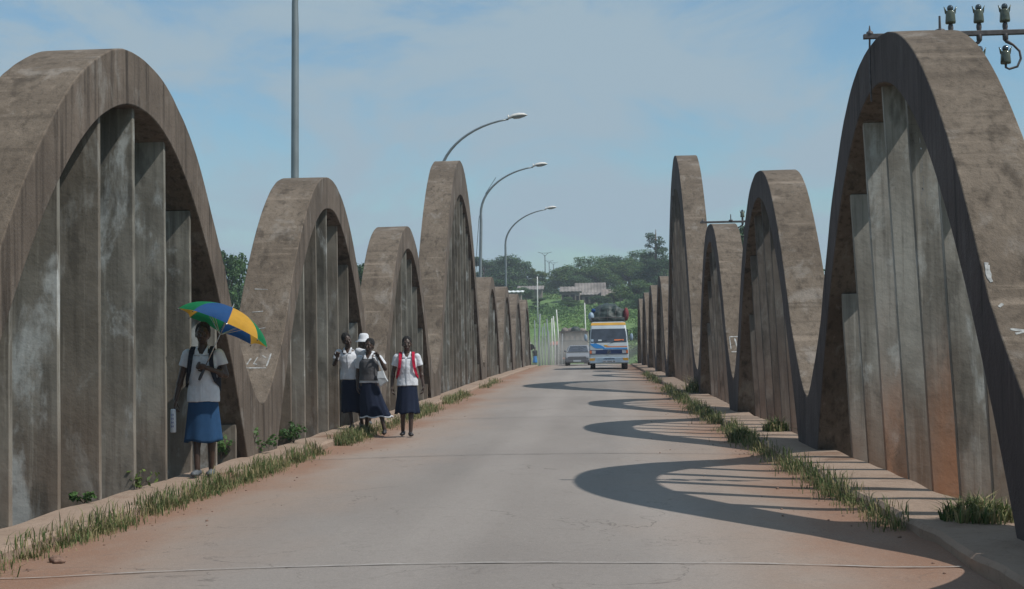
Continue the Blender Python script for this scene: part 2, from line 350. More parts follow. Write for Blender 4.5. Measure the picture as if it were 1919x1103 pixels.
def hill(x, y):
    t = min(1, max(0, (y - 118 - .1 * x) / 215)); t = t * t * (3 - 2 * t) * .45 + t * .55
    bank = min(1, max(0, (y - 84 + 5 * noise.noise(Vector((x * .04, 0, 0)))) / 14)); bank = bank * bank * (3 - 2 * bank)
    back = min(1, max(0, (-y - 14) / 16))
    r = -5 + max(bank * 4.9, back * 4.9)
    r += t * (14.3 + 2.5 * math.sin(x * .02 + 1)) + t * 1.4 * noise.noise(Vector((x * .03, y * .03, 0))) + (bank * .25 * noise.noise(Vector((x * .15, y * .15, 5))))
    rx = abs(x - XC - roadx(y))
    if 90 < y < 175 and rx < 14:
        k = max(0, 1 - max(0, rx - 4.5) / 8); r = r * (1 - k) + (zs(y) - .06 - (0 if y > 97 else 1.2 * (97 - y) / 7)) * k
    return r
gx = sorted(set(list(np.arange(-120, 121, 3.)) + list(np.linspace(-560, -120, 14)) + list(np.linspace(120, 560, 14)) + [-8., -7., -5.5, -4.5, -2., 2., 3., 4., 5., 7.]))
gy = sorted(set(list(np.arange(-60, 84, 12.)) + list(np.arange(84, 360, 3.)) + list(np.linspace(360, 800, 14)) + list(np.linspace(-300, -60, 10))))
mb = MB(); nx = len(gx)
mb.add([(x, y, hill(x, y)) for y in gy for x in gx], [(j * nx + i, j * nx + i + 1, (j + 1) * nx + i + 1, (j + 1) * nx + i) for j in range(len(gy) - 1) for i in range(nx - 1)])
tag(mb.build('ground', M['ground'], smooth=True), kind='structure')
mb = MB(); mb.add([(-555, -40, -3.2), (555, -40, -3.2), (555, 92, -3.2), (-555, 92, -3.2)], [(0, 1, 2, 3)])
tag(mb.build('water', M['water']), kind='structure')

# ------------------------------------------------------------------ the arches
SM = dict(c0=13.19, per=9.68, zc=4.35, k=.2114, zi=3.794, ki=.2256, zv=.74, T=.70)
BG = dict(per=16.70, zc=7.80 - .27, k=.1337, zi=6.42, ki=.128, zv=.66, T=.80)
PATH = {}
def arch(side, cy, pr, name, label, face, hang_off, seed):
    if side > 0: pr = dict(pr, T=pr['T'] - .14, small=pr is SM)
    else: pr = dict(pr, small=pr is SM)
    """concrete bowstring arch; side -1 left, +1 right; face = |X| of the road side face"""
    rnd = random.Random(seed); h = pr['per'] / 2 - .008; zb = zs(cy); base = -.6
    root = empty(name, (side * face, cy, zb)); tag(root, label, 'bridge arch', 'concrete arches along both edges of the bridge')
    X0, X1 = 0, side * pr['T']
    zc, k, zi, ki, zv = pr['zc'] , pr['k'], pr['zi'], pr['ki'], pr['zv']
    flat = 0 if not pr['small'] else (.13 if side > 0 else .05)
    def ext(u):
        return zc - k * u * u - flat * math.exp(-(u / 1.1) ** 2)
    # outer path, left half: wall line, fillet, parabola
    uv = h
    out = [(-h, base), (-h, base + (zv - base) * .5), (-h, zv)]
    zj = zv + .95; uj = math.sqrt((zc - zj) / k); sl = 2 * k * uj
    p0 = (-h, zv); p2 = (-uj, zj); p1 = (-min(h - .06, uj + (zj - zv) / sl + .30), zv + .01)
    for t in np.linspace(0, 1, 11)[1:]:
        a = (1 - t) ** 2; b = 2 * t * (1 - t); c = t * t
        out.append((a * p0[0] + b * p1[0] + c * p2[0], a * p0[1] + b * p1[1] + c * p2[1]))
    us = uj
    N = 30
    for i in range(1, N + 1):
        u = us * (1 - i / N); out.append((-u, ext(u)))
    ui = math.sqrt((zi - base) / ki)
    m = len(out)
    inn = []
    for j in range(m):
        if j < 3: z = base + (zv * .55 - base) * j / 2; inn.append((-math.sqrt((zi - z) / ki), z))
    z0 = inn[-1][1]; u0 = -inn[-1][0]
    for j in range(3, m):
        u = u0 * (1 - (j - 2) / (m - 3)); inn.append((-u, zi - ki * u * u))
    full_o = out + [(-a, b) for a, b in out[-2::-1]]; full_i = inn + [(-a, b) for a, b in inn[-2::-1]]
    jit = []
    for j, ((a, b), (c, d)) in enumerate(zip(full_o, full_i)):
        q = .03 * noise.noise(Vector((a * 1.3, b * 1.3, seed * 3.1))) + .008 * noise.noise(Vector((a * 5, b * 5, seed * 1.1))); q2 = .012 * noise.noise(Vector((c * 1.5, d * 1.5, seed * 5.7)))
        jit.append((a if j < 3 or j > len(full_o) - 4 else a + q * .5, b + q, c + q2 * .5, d + q2))
    PATH[(side, round(cy, 2))] = [(a, b) for (a, b, c, d) in jit]
    vs = []
    NX = 5
    for (a, b, c, d) in jit:
        for t in range(NX):                       # outer, inner rows across the width
            x = X0 + (X1 - X0) * t / (NX - 1); wv = .006 * noise.noise(Vector((a, b, x * 2 + seed)))
            vs.append((x, a, b + wv))
        for t in range(NX):
            x = X0 + (X1 - X0) * t / (NX - 1); vs.append((x, c, d))
    fs = []; mi = []
    n2 = 2 * NX
    for j in range(len(jit) - 1):
        A = j * n2; B = (j + 1) * n2
        for t in range(NX - 1):
            fs.append((A + t, A + t + 1, B + t + 1, B + t)); mi.append(0)
            fs.append((A + NX + t, B + NX + t, B + NX + t + 1, A + NX + t + 1)); mi.append(2)
        fs.append((A, B, B + NX, A + NX)); mi.append(1)
        fs.append((A + NX - 1, A + n2 - 1, B + n2 - 1, B + NX - 1)); mi.append(1)
    for A in (0, (len(jit) - 1) * n2):
        fs.append((A, A + NX - 1, A + n2 - 1, A + NX)); mi.append(1)
    if side < 0: fs = [f[::-1] for f in fs]
    b = MB(); b.v = vs; b.f = fs; b.m = mi
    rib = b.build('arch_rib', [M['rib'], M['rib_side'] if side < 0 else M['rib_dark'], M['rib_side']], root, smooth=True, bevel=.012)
    rib.data.set_sharp_from_angle(angle=rad(38)) if hasattr(rib.data, 'set_sharp_from_angle') else None
    sp = .945; rec = .07 if side < 0 else .20
    kk = int(h / sp) + 1
    for q in range(-kk, kk + 1):
        u = (q + hang_off) * sp
        if zi - ki * u * u < (.5 if side < 0 else 1.2): continue
        ztop = zi - ki * u * u
        mbh = MB(); th = .062 + rnd.uniform(-.006, .008); x0 = side * (rec + rnd.uniform(-.01, .01)); dx = side * (.14 if side > 0 else 0); x1 = side * (pr['T'] - (.06 if side < 0 else .02))
        lean = rnd.uniform(-.008, .008); ztb = -.5; nz = 14
        rings = []
        zt0 = min(zi - ki * (u - th / 2) ** 2, zi - ki * (u + th / 2) ** 2) + .03
        for i in range(nz + 1):
            z = ztb + (zt0 - ztb) * i / nz; e = .004 * noise.noise(Vector((u * 3, z * 2, seed)))
            yy = u + lean * (i / nz - .5)
            xf = x0 + side * e - dx * max(0, z) / 3.7; rings.append([(xf, yy - th / 2, z), (x1, yy - th / 2, z), (x1, yy + th / 2, z), (xf, yy + th / 2, z)])
        if side < 0: rings = [r[::-1] for r in rings]
        mbh.loft(rings)
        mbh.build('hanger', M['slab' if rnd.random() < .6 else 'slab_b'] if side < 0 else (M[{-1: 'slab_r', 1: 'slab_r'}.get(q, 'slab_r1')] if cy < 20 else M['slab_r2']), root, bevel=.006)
    return root
Wc = [('nearest', 'first')]
per = SM['per']; c0 = SM['c0']; cD = 45.74; cB = [c0, c0 + per, c0 + 2 * per]; hD = cD - cB[2] - per / 2
BG['per'] = 2 * hD; cE = cD + hD + per / 2
FL, FR = 4.37, 2.65
seq = [(c0 - per, SM, 'small'), (cB[0], SM, 'a'), (cB[1], SM, 'b'), (cB[2], SM, 'c'), (cD, BG, 'd')] + [(cE + i * per, SM, 'e%d' % i) for i in range(4)]
lab = {
 -1: ['broad grey arch beside the camera on the left kerb, mostly cut off by the frame', 'huge near left arch whose hangers stand behind the girl with the umbrella', 'left arch with scratched white lettering on its near leg, second along the left kerb', 'low left arch behind the three girls walking together, third along the left kerb',
      'tallest left arch, twice its neighbours, with a lamp rising behind its crown', 'small left arch just beyond the tallest left one', 'second small left arch beyond the tallest left one', 'third small left arch beyond the tallest, last but one on the left', 'farthest left arch at the end of the bridge'],
 1: ['broad arch beside the camera, casting the shadow in the lower right corner', 'huge near right arch carrying the long insulator arm, orange stains on its hangers', 'second right arch with a deep rounded valley before the nearest one', 'low right arch with a white painted rectangle on its leg and a small insulator arm',
     'tallest right arch, narrow against the sky beside the treetops', 'small right arch just beyond the tallest right one', 'second small right arch beyond the tallest right one', 'third small right arch beyond the tallest, last but one on the right', 'farthest right arch at the end of the bridge']}
ARCH = {}
for i, (cy, pr, _) in enumerate(seq):
    for s_, fx, off in ((-1, FL, 0), (1, FR, 0)):
        ARCH[(s_, i)] = arch(s_, cy, pr, 'bridge_arch', lab[s_][i], fx, off, i * 2 + (s_ > 0))

# joints across the road at each valley
for j, y0 in enumerate([c0 - per / 2, c0 + per / 2, c0 + 1.5 * per, c0 + 2.5 * per, cD + hD]):
    mb = MB(); xs = np.linspace(XKL + .05, XKR - .05, 60)
    for w0, w1, mi in (((.0, .034, 1),) if j == 0 else ((-.02, .012, 0), (.013, .028, 1))):
        vs = []
        for x in xs:
            o_ = (.32 * (1 - (x / 4) ** 2 * .9) if j == 0 else 0) + .012 * noise.noise(Vector((x * 2, y0, 0))) + .015 * noise.noise(Vector((x * .5, y0, 1)))
            a = (.75 + .5 * noise.noise(Vector((x * 1.5, y0, mi)))) if mi == 2 else .35 + .65 * abs(noise.noise(Vector((x * 3, y0, mi)))) * 1.6
            for w_ in (w0 * (a if mi != 1 else 1), w1 * (a if mi else 1)): vs.append((x, y0 + w_ + o_, zroad(x, y0 + w_ + o_) + (.004 if mi == 2 else .008)))
        mb.add(vs, [(2 * i, 2 * i + 2, 2 * i + 3, 2 * i + 1) for i in range(len(xs) - 1)], mi)
    tag(mb.build('road_joint', [M['joint'], M['mortar'], M['band']]), kind='structure')

# ------------------------------------------------------------------ paint marks on the arches
def marks_on_ext(side, idx, face, strokes, w=.02):
    """short streaks of paint lying on the near leg of an arch: stroke = list of (across 0..1, height)"""
    cy, pr, _ = seq[idx]; path = PATH[(side, round(cy, 2))]; path = path[3:len(path) // 2]; zz = [p[1] for p in path]; uu = [p[0] for p in path]; r = ARCH[(side, idx)]
    def P(a, z):
        u = float(np.interp(z, zz, uu)); du = float(np.interp(z + .05, zz, uu)) - u; n_ = Vector((0, -.05, du)).normalized(); return Vector((side * a * (pr['T'] - (.14 if side > 0 else 0)), u, z)), n_
    for st in strokes:
        fine = []
        for (a, z), (a2, z2) in zip(st[:-1], st[1:]):
            m_ = max(2, int(math.hypot((a2 - a) * .7, z2 - z) / .03))
            for i in range(m_): fine.append((a + (a2 - a) * i / m_, z + (z2 - z) * i / m_))
        fine.append(st[-1]); rows = []
        for i, (a, z) in enumerate(fine):
            p, n_ = P(a, z); p2, _ = P(*fine[min(i + 1, len(fine) - 1)]); p1, _ = P(*fine[max(i - 1, 0)]); t = (p2 - p1).normalized(); ac = t.cross(n_).normalized() * w * (.45 + 1.1 * abs(noise.noise(Vector((a * 9, z * 14, idx)))) * 1.8)
            rows.append([p + ac + n_ * .005, p - ac + n_ * .005, p - ac - n_ * .02, p + ac - n_ * .02])
        g = MB(); g.loft(rows); g.build('paint_mark', M['paint'], r)
marks_on_ext(-1, 2, FL, [[(.93, 1.42), (.97, 1.21), (.70, 1.23)], [(.90, 1.40), (.82, 1.24)], [(.70, 1.205), (.20, 1.20)], [(.55, 1.33), (.60, 1.25)], [(.42, 1.35), (.47, 1.26), (.40, 1.25)], [(.17, 1.40), (.20, 1.22)], [(.33, 1.37), (.26, 1.34)]], w=.010)
marks_on_ext(-1, 2, FL, [[(.72, 1.99), (.5, 2.0)], [(.75, 2.33), (.48, 2.32)], [(.68, 1.74), (.4, 1.76)]], w=.006)
marks_on_ext(1, 3, FR, [[(.12, 1.55), (.9, 1.55)], [(.12, 1.30), (.12, 1.55)], [(.3, 1.52), (.35, 1.35), (.5, 1.33)], [(.62, 1.5), (.6, 1.34)], [(.12, 1.24), (.45, 1.24)], [(.75, 1.45), (.88, 1.38)]], w=.013)
marks_on_ext(1, 1, FR, [[(.08, 1.92), (.05, 1.84), (.09, 1.78)], [(.10, 1.9), (.07, 1.80)], [(.11, 1.62), (.135, 1.61)], [(.14, 1.45), (.30, 1.44)], [(.18, 1.42), (.36, 1.44)]], w=.014)
# scribbles on the shaded face of the near right arch
for (u, z, a, l) in ((-1.77, 3.02, 1.2, .05), (-1.80, 2.95, .3, .05), (-1.83, 2.83, 1.4, .10), (-1.78, 2.80, 1.7, .09), (-1.85, 2.68, 1.3, .09), (-1.82, 2.62, .4, .06), (-1.79, 2.60, 2.2, .07), (-1.93, 2.35, 1.5, .05), (-1.9, 2.5, 1.5, .06)):
    d_ = Vector((0, math.cos(a), math.sin(a))) * l / 2; p_ = Vector((-.006, u, z)); s2 = Vector((0, -math.sin(a), math.cos(a))) * .006; mb = MB()
    mb.add([p_ - d_ - s2, p_ + d_ - s2, p_ + d_ + s2, p_ - d_ + s2], [(3, 2, 1, 0)]); mb.build('chalk_mark', M['paint'], ARCH[(1, 1)])

# ------------------------------------------------------------------ insulator arms
def insulator(parent, x, y, z):
    g = MB(); g.lathe((x, y, z), [(.018, 0), (.046, .005), (.049, .02), (.045, .07), (.043, .112), (.036, .124), (.02, .124)], 14)
    o = g.build('insulator', M['porc'], parent, smooth=True)
    for s_ in (-1, 1):
        g = MB(); g.tube([(x + s_ * .038, y, z + .10), (x + s_ * .046, y, z + .135), (x + s_ * .058, y, z + .165)], [.012, .009, .003], 6); g.build('ear', M['porc'], o, smooth=True)
    g = MB(); g.ell((x, y, z + .148), (.030, .030, .033), 12, 8); g.build('dome', M['porc2'], o, smooth=True); return o
def ins_arm(idx, xs0, xs1, zoff, items, label, rod=True):
    cy, pr, _ = seq[idx]; z0 = zs(cy) + pr['zc'] + zoff - .12
    root = empty('insulator_arm', (xs0, cy, z0)); tag(root, label, 'insulator arm')
    mb = MB(); mb.box(((xs1 - xs0) / 2, 0, 0), (xs1 - xs0, .05, .045)); mb.build('crossarm', M['galv_d'], root, bevel=.005)
    mb = MB(); mb.lathe((.06, 0, .024), [(.035, 0), (.03, .02), (.012, .03), (.004, .08)], 8); mb.build('nut', M['galv_d'], root)
    mb = MB(); mb.lathe((.71, 0, .024), [(.05, 0), (.045, .02), (.013, .03), (.010, .15)], 8); mb.build('bolt', M['galv_d'], root)
    if rod:
        mb = MB(); mb.tube([(.06, 0, .03), (.055, 0, -.1), (.05, -.02, -.35), (.052, -.03, -.62)], .009, 8); mb.build('rod', M['galv_d'], root)
    for (x, hook) in items:
        o = insulator(root, x, 0, .095)
        st = MB(); st.lathe((x, 0, -.085), [(.012, 0), (.026, .02), (.028, .07), (.020, .09), (.022, .12), (.026, .14), (.024, .165), (.014, .185)], 10); st.build('pin', M['galv_d'], o, smooth=True)
        if hook:
            s_, dx = hook; xe = x + dx; o = insulator(root, xe, 0, -.30)
            st = MB(); st.tube([(x, 0, -.05), (x + .01 * s_, 0, -.085), (x + s_ * .07, 0, -.12), (x + s_ * .125, 0, -.18), (x + s_ * .135, 0, -.25), (x + s_ * .10, 0, -.325), (xe + .03 * s_, 0, -.345), (xe, 0, -.33), (xe, 0, -.28)], [.022, .018, .012, .0115, .0115, .0115, .0115, .0115, .013], 8); st.build('hook', M['galv_d'], o, smooth=True)
    return root
ins_arm(1, 2.56, 4.6, .045, [(.81, None), (1.07, (-1, 0)), (1.31, (1, -.005)), (1.6, (1, 0))], 'long steel arm with dark porcelain insulators on the crown of the nearest right arch')
ins_arm(3, 2.45, 3.9, .03, [(.98, (-1, .05)), (1.3, (1, 0))], 'short insulator arm bolted on the low right arch far down the bridge', False)

# ------------------------------------------------------------------ street lamps
def lamp(y, zh, xh, lean, label, first=False):
    zb = -1.0; x0 = -5.75; R = x0
    root = empty('street_lamp', (x0, y, zb)); tag(root, label, 'street lamp', 'curved street lamps outside the left arches')
    rx = xh - x0; top = zh - zb; H0 = top - 2.35
    pts = [(0, 0, 0), (lean * 3, 0, 4), (lean * 6, 0, H0 - .5)]
    for t in np.linspace(0, 1, 14):
        a = t * math.pi / 2 * .88
        pts.append((lean * 6 + (rx - .35) * (1 - math.cos(a)) / (1 - math.cos(math.pi / 2 * .88)), 0, H0 + 2.2 * math.sin(a) / math.sin(math.pi / 2 * .88)))
    rr = [.085, .08, .07] + list(np.linspace(.062, .032, 14))
    mb = MB(); mb.tube(pts, rr, 12); mb.lathe((0, 0, 0), [(.16, 0), (.16, .03), (.1, .05), (.09, .5)], 12)
    mb.build('pole', M['galv'], root, smooth=True)
    e = Vector(pts[-1]); ang = rad(8)
    R_ = Matrix.Rotation(-ang, 3, 'Y')
    rings = []
    for t, wy, hz, dz in ((0, .05, .05, 0), (.06, .10, .08, .02), (.2, .15, .12, .04), (.42, .165, .125, .045), (.6, .13, .09, .04), (.72, .05, .03, .02)):
        rings.append([e + R_ @ Vector((t, wy * math.cos(k * math.pi / 7), dz + max(0, hz * math.sin(k * math.pi / 7)))) for k in range(8)])
    mb = MB(); mb.loft(rings); mb.box(e + R_ @ Vector((.02, 0, .07)), (.04, .12, .16)); hd = mb.build('lamp_head', M['lamphead'], root, smooth=True)
    rings = []
    for t, wy, hz in ((.14, .06, .01), (.22, .12, .055), (.4, .14, .075), (.58, .10, .05), (.7, .03, .01)):
        rings.append([e + R_ @ Vector((t, wy * math.cos(k * math.pi / 7), .03 - hz * math.sin(k * math.pi / 7))) for k in range(8)])
    mb = MB(); mb.loft(rings); mb.build('lamp_glass', M['lampglass'], hd, smooth=True)
lamp(26.1, 10.5, -3.0, .02, 'thick lamp pole behind the second left arch, its head above the picture')
lamp(50.6, 10.15, -2.85, .02, 'largest visible curved lamp, rising from behind the crown of the tallest left arch')
lamp(66.7, 10.55, -2.85, .05, 'middle curved lamp with a loose cable, standing beyond the tallest left arch')
lamp(88.4, 10.75, -2.8, .01, 'smallest and farthest curved lamp, above the end of the bridge')
mb = MB(); mb.tube([(-5.65, 66.75, 4.8), (-5.72, 66.75, 6.0), (-5.55, 66.75, 8.0), (-5.2, 66.75, 9.2), (-4.7, 66.75, 9.95)], .012, 6)
tag(mb.build('cable', M['plast']), 'thin loose cable dangling along the middle curved lamp', 'cable')

# ------------------------------------------------------------------ people
def hand(mb, w_, d, n_, curl=.35, side=1):
    w_ = Vector(w_); d = Vector(d).normalized(); n_ = Vector(n_); n_ = (n_ - d * n_.dot(d)).normalized(); s_ = d.cross(n_) * side
    Mx = Matrix((s_, n_, d)).transposed()
    mb.ell(w_ + d * .048, (.040, .0155, .052), 10, 8, M=Mx)
    for i, (off, ln) in enumerate(((.029, .068), (.010, .078), (-.010, .072), (-.028, .056))):
        p = w_ + d * .082 + s_ * off; a = .1 + .05 * i; r_ = .0092
        for j in range(3):
            a += curl * (.7 + .3 * j); dd = d * math.cos(a) + n_ * math.sin(a) + s_ * off * 1.5; q_ = p + dd * ln * (.42, .32, .26)[j]
            mb.cap(p, r_, q_, r_ * .93, 8); p = q_; r_ *= .93
    p = w_ + d * .022 + s_ * .026; q_ = p + (d * .62 + s_ * .62 + n_ * .35) * .045; mb.cap(p, .0125, q_, .0105, 8)
    mb.cap(q_, .0105, q_ + (d * .8 + s_ * .1 + n_ * .55) * .034, .0088, 8)
def person(label, loc, rz, H, J, shirt, skirt, hem=.44, hair=True, shoes=None, sleeve=.6, head=(0, 0, 0), shear=(0, 0), folds=7, hemr=(.20, .17), trim=False, shirt_hem=.83, group=None, voxel=.006, vest=None, open_collar=True, skirt_shift=(0, 0)):
    root = empty('person', loc, rz); tag(root, label, 'person', group); k = H / 1.6; root.scale = (k, k, k)
    D = dict(shL=(.158, .01, 1.285), elL=(.20, .03, 1.03), wrL=(.215, -.03, .80), shR=(-.158, .01, 1.285), elR=(-.20, .03, 1.03), wrR=(-.215, -.03, .80),
             hipL=(.082, 0, .84), knL=(.088, -.02, .455), anL=(.09, .02, .075), hipR=(-.082, 0, .84), knR=(-.088, -.02, .455), anR=(-.09, .02, .075),
             hdL=(0, -.1, -1), hnL=(-1, 0, 0), cuL=.3, hdR=(0, -.1, -1), hnR=(1, 0, 0), cuR=.3, toeL=(.02, -1, 0), toeR=(-.02, -1, 0))
    D.update(J); V = {a: Vector(b) if isinstance(b, tuple) else b for a, b in D.items()}
    def warp(mb):
        mb.v = [(x + shear[0] * max(0, z - .1), y + shear[1] * max(0, z - .1), z) for x, y, z in mb.v]; return mb
    hy, hp, hr = head; HR = Matrix.Rotation(hy, 3, 'Z') @ Matrix.Rotation(hp, 3, 'X') @ Matrix.Rotation(hr, 3, 'Y'); HC = Vector((0, .01, 1.40))
    def hpnt(p): return HC + HR @ (Vector(p) - HC)
    b = MB()
    def rings(spec, n=20):
        return [[(cx + rx * math.cos(2 * math.pi * i / n), cy_ + ry * math.sin(2 * math.pi * i / n), z) for i in range(n)] for (z, rx, ry, cx, cy_) in spec]
    b.loft(rings([(.80, .13, .095, 0, 0), (.90, .155, .105, 0, .005), (1.0, .122, .085, 0, 0), (1.12, .135, .09, 0, -.005), (1.23, .150, .088, 0, 0), (1.30, .115, .065, 0, .01), (1.335, .06, .05, 0, .012)]))
    b.cap((0, .014, 1.29), .054, (0, 0, 1.42), .047)
    for s_ in 'LR':
        b.cap(V['sh' + s_], .046, V['el' + s_], .035); b.cap(V['el' + s_], .036, V['wr' + s_], .0235)
        m1 = V['el' + s_].lerp(V['wr' + s_], .28); b.ell(m1, (.038, .038, .05), 10, 8)
        hand(b, V['wr' + s_], V['hd' + s_], V['hn' + s_], V['cu' + s_], 1 if s_ == 'L' else -1)
        b.cap(V['hip' + s_], .078, V['kn' + s_], .050); b.cap(V['kn' + s_], .047, V['an' + s_], .031)
        b.ell(V['kn' + s_].lerp(V['an' + s_], .3) + Vector((0, .014, 0)), (.047, .05, .10), 10, 8)
        t_ = V['toe' + s_].normalized(); a = V['an' + s_]
        b.cap(a + Vector((0, 0, -.035)) - t_ * .035, .033, a + t_ * .12 + Vector((0, 0, -.052)), .024); b.ell(a + t_ * .09 + Vector((0, 0, -.05)), (.038, .06, .024), 10, 6)
    hb = MB()
    hb.ell((0, .005, 1.50), (.071, .091, .103), 18, 14); hb.ell((0, -.030, 1.437), (.052, .058, .050), 14, 10); hb.ell((0, -.052, 1.405), (.027, .026, .02), 10, 8)
    hb.cap((0, -.083, 1.497), .010, (0, -.104, 1.462), .0145, 8); hb.ell((0, -.094, 1.460), (.021, .013, .010), 8, 6)
    hb.ell((0, -.083, 1.432), (.026, .012, .008), 10, 6); hb.ell((0, -.081, 1.421), (.022, .012, .008), 10, 6)
    for s_ in (-1, 1):
        hb.ell((s_ * .073, .012, 1.478), (.010, .02, .031), 8, 6); hb.ell((s_ * .028, -.077, 1.519), (.024, .012, .007), 8, 6); hb.ell((s_ * .038, -.062, 1.462), (.022, .02, .022), 8, 6)
    b.add([hpnt(p) for p in hb.v], hb.f)
    body = remesh(warp(b), 'body', M['skin'], root, voxel, 3)
    for s_ in (-1, 1):
        e = MB(); e.ell((s_ * .029, -.079, 1.499), (.0105, .007, .0052), 10, 8); e.v = [tuple(hpnt(p)) for p in e.v]; eo = warp(e).build('eye', M['eye'], root, smooth=True)
        e = MB(); e.ell((s_ * .029, -.0853, 1.4992), (.0052, .0035, .0050), 8, 6); e.v = [tuple(hpnt(p)) for p in e.v]; warp(e).build('pupil', M['hair'], eo, smooth=True)
    if hair:
        e = MB(); e.ell((0, .020, 1.524), (.079, .094, .095), 18, 14); e.ell((0, .055, 1.475), (.066, .062, .075), 14, 10); e.v = [tuple(hpnt(p)) for p in e.v]
        remesh(warp(e), 'hair', M['hair'], root, .008, 1, wr=.007, wscale=42)
    # shirt with sleeves
    g = MB()
    g.loft(rings([(shirt_hem, .172, .118, 0, 0), (.90, .168, .116, 0, .003), (1.0, .148, .107, 0, 0), (1.12, .153, .112, 0, -.006), (1.22, .164, .104, 0, 0), (1.28, .150, .074, 0, .014), (1.325, .088, .046, 0, .028), (1.340, .066, .040, 0, .034)], 26))
    for s_ in 'LR':
        sh = V['sh' + s_]; en = sh.lerp(V['el' + s_], sleeve); g.ell(sh + Vector((0, 0, -.004)), (.056, .058, .055), 12, 8); g.tube([sh, en], [.058, .062], 14)
    so_ = remesh(warp(g), 'shirt' , shirt, root, .008, 2, wr=.009, wscale=9)
    if vest:
        g = MB(); g.loft(rings([(.90, .186, .134, 0, 0), (1.0, .166, .125, 0, 0), (1.12, .170, .130, 0, -.006), (1.22, .162, .120, 0, 0), (1.28, .125, .095, 0, .01)], 26)); remesh(warp(g), 'vest', vest, root, .008, 2, wr=.006)
    for s_ in (-1, 1):         # collar flaps
        g = MB(); g.add([(s_ * .012, -.098, 1.262), (s_ * .066, -.066, 1.322), (s_ * .070, .0, 1.352), (s_ * .052, -.008, 1.362), (s_ * .046, -.055, 1.335), (s_ * .070, -.088, 1.268)], [(0, 5, 1), (0, 1, 4), (1, 2, 3, 4)])
        o = warp(g).build('collar', M['trim'] if vest else shirt, so_); m_ = o.modifiers.new('s', 'SOLIDIFY'); m_.thickness = .006; m_.offset = 0
    if not vest:
        g = MB(); g.loft([[(-.008 + q_ * .016, -.001 - y_, z) for q_, y_ in ((0, .0), (1, .0), (1, .006), (0, .006))] for z, y_0 in ((1.26, 0), (1.12, 0), (1.0, 0), (shirt_hem + .012, 0))])
        ysurf = {1.26: .098, 1.12: .121, 1.0: .110, shirt_hem + .012: .119}
        g.v = [(x, y - ysurf[z], z) for x, y, z in g.v]; warp(g).build('placket', shirt, so_)
    # skirt
    n_ = 56; sp = []
    zt = shirt_hem + .12
    for i in range(19):
        t = i / 18; z = zt + (hem - zt) * t
        if t < .25: u_ = t / .25; rx, ry = .136 + .020 * u_, .092 + .016 * u_
        else: u_ = (t - .25) / .75; rx, ry = .156 + (hemr[0] - .156) * u_, .108 + (hemr[1] - .108) * u_
        cx, cy_ = skirt_shift[0] * t * t, skirt_shift[1] * t * t
        rg = []
        for j in range(n_):
            a = 2 * math.pi * j / n_; fo = 1 + (.09 * math.sin(folds * a + 1.3 * math.sin(a * 2) + loc[0] * 7) + .04 * math.sin(folds * 2.3 * a + loc[1])) * t ** 1.2
            rg.append((cx + rx * fo * math.cos(a), cy_ + ry * fo * math.sin(a), z + .012 * math.sin(folds * a + 2) * t - (.035 * t if math.sin(a) < 0 else 0) * math.sin(a) * 0))
        sp.append(rg)
    g = MB(); g.loft(sp[::-1], caps=False); sk_ = warp(g).build('skirt', skirt, root, smooth=True); m_ = sk_.modifiers.new('s', 'SOLIDIFY'); m_.thickness = .006; m_.offset = -1
    if trim:
        g = MB(); g.loft([[(x + (x - skirt_shift[0]) * e_, y + (y - skirt_shift[1]) * e_, z + dz) for x, y, z in sp[-1]] for e_, dz in ((.02, .022), (.03, 0))], caps=False)
        o = warp(g).build('hem_trim', M['trim'], sk_, smooth=True); m_ = o.modifiers.new('s', 'SOLIDIFY'); m_.thickness = .006
    if shoes:
        for s_ in 'LR':
            t_ = V['toe' + s_].normalized(); a = V['an' + s_]; g = MB(); g.cap(a + Vector((0, 0, -.040)) - t_ * .035, .037, a + t_ * .115 + Vector((0, 0, -.048)), .029); g.ell(a + t_ * .08 + Vector((0, 0, -.05)), (.044, .07, .027), 12, 8)
            zc_ = a.z - .075
            g.v = [(x, y, max(z, zc_ + .0)) for x, y, z in g.v]; warp(g).build('shoe', shoes, root, smooth=True)
    return root, warp, k
def strap(root_loc, rz, k, pts, width, name, m, parent, nrm=None, th=.010, sh=(0, 0)):
    """flat band following points, built in the parent's local frame"""
    mb = MB(); P = [Vector(p) for p in pts]; rings = []
    for i, p in enumerate(P):
        t = (P[min(i + 1, len(P) - 1)] - P[max(i - 1, 0)]).normalized(); n_ = Vector(nrm[i]) if nrm else Vector((p.x * .3, p.y, 0)).normalized(); n_ = (n_ - t * n_.dot(t)).normalized(); s_ = t.cross(n_)
        rings.append([p + s_ * width / 2 - n_ * th / 2, p + s_ * width / 2 + n_ * th / 2, p - s_ * width / 2 + n_ * th / 2, p - s_ * width / 2 - n_ * th / 2])
    mb.loft(rings); mb.v = [(x + sh[0] * max(0, z - .1), y + sh[1] * max(0, z - .1), z) for x, y, z in map(tuple, mb.v)]
    return mb.build(name, m, parent, bevel=.003)
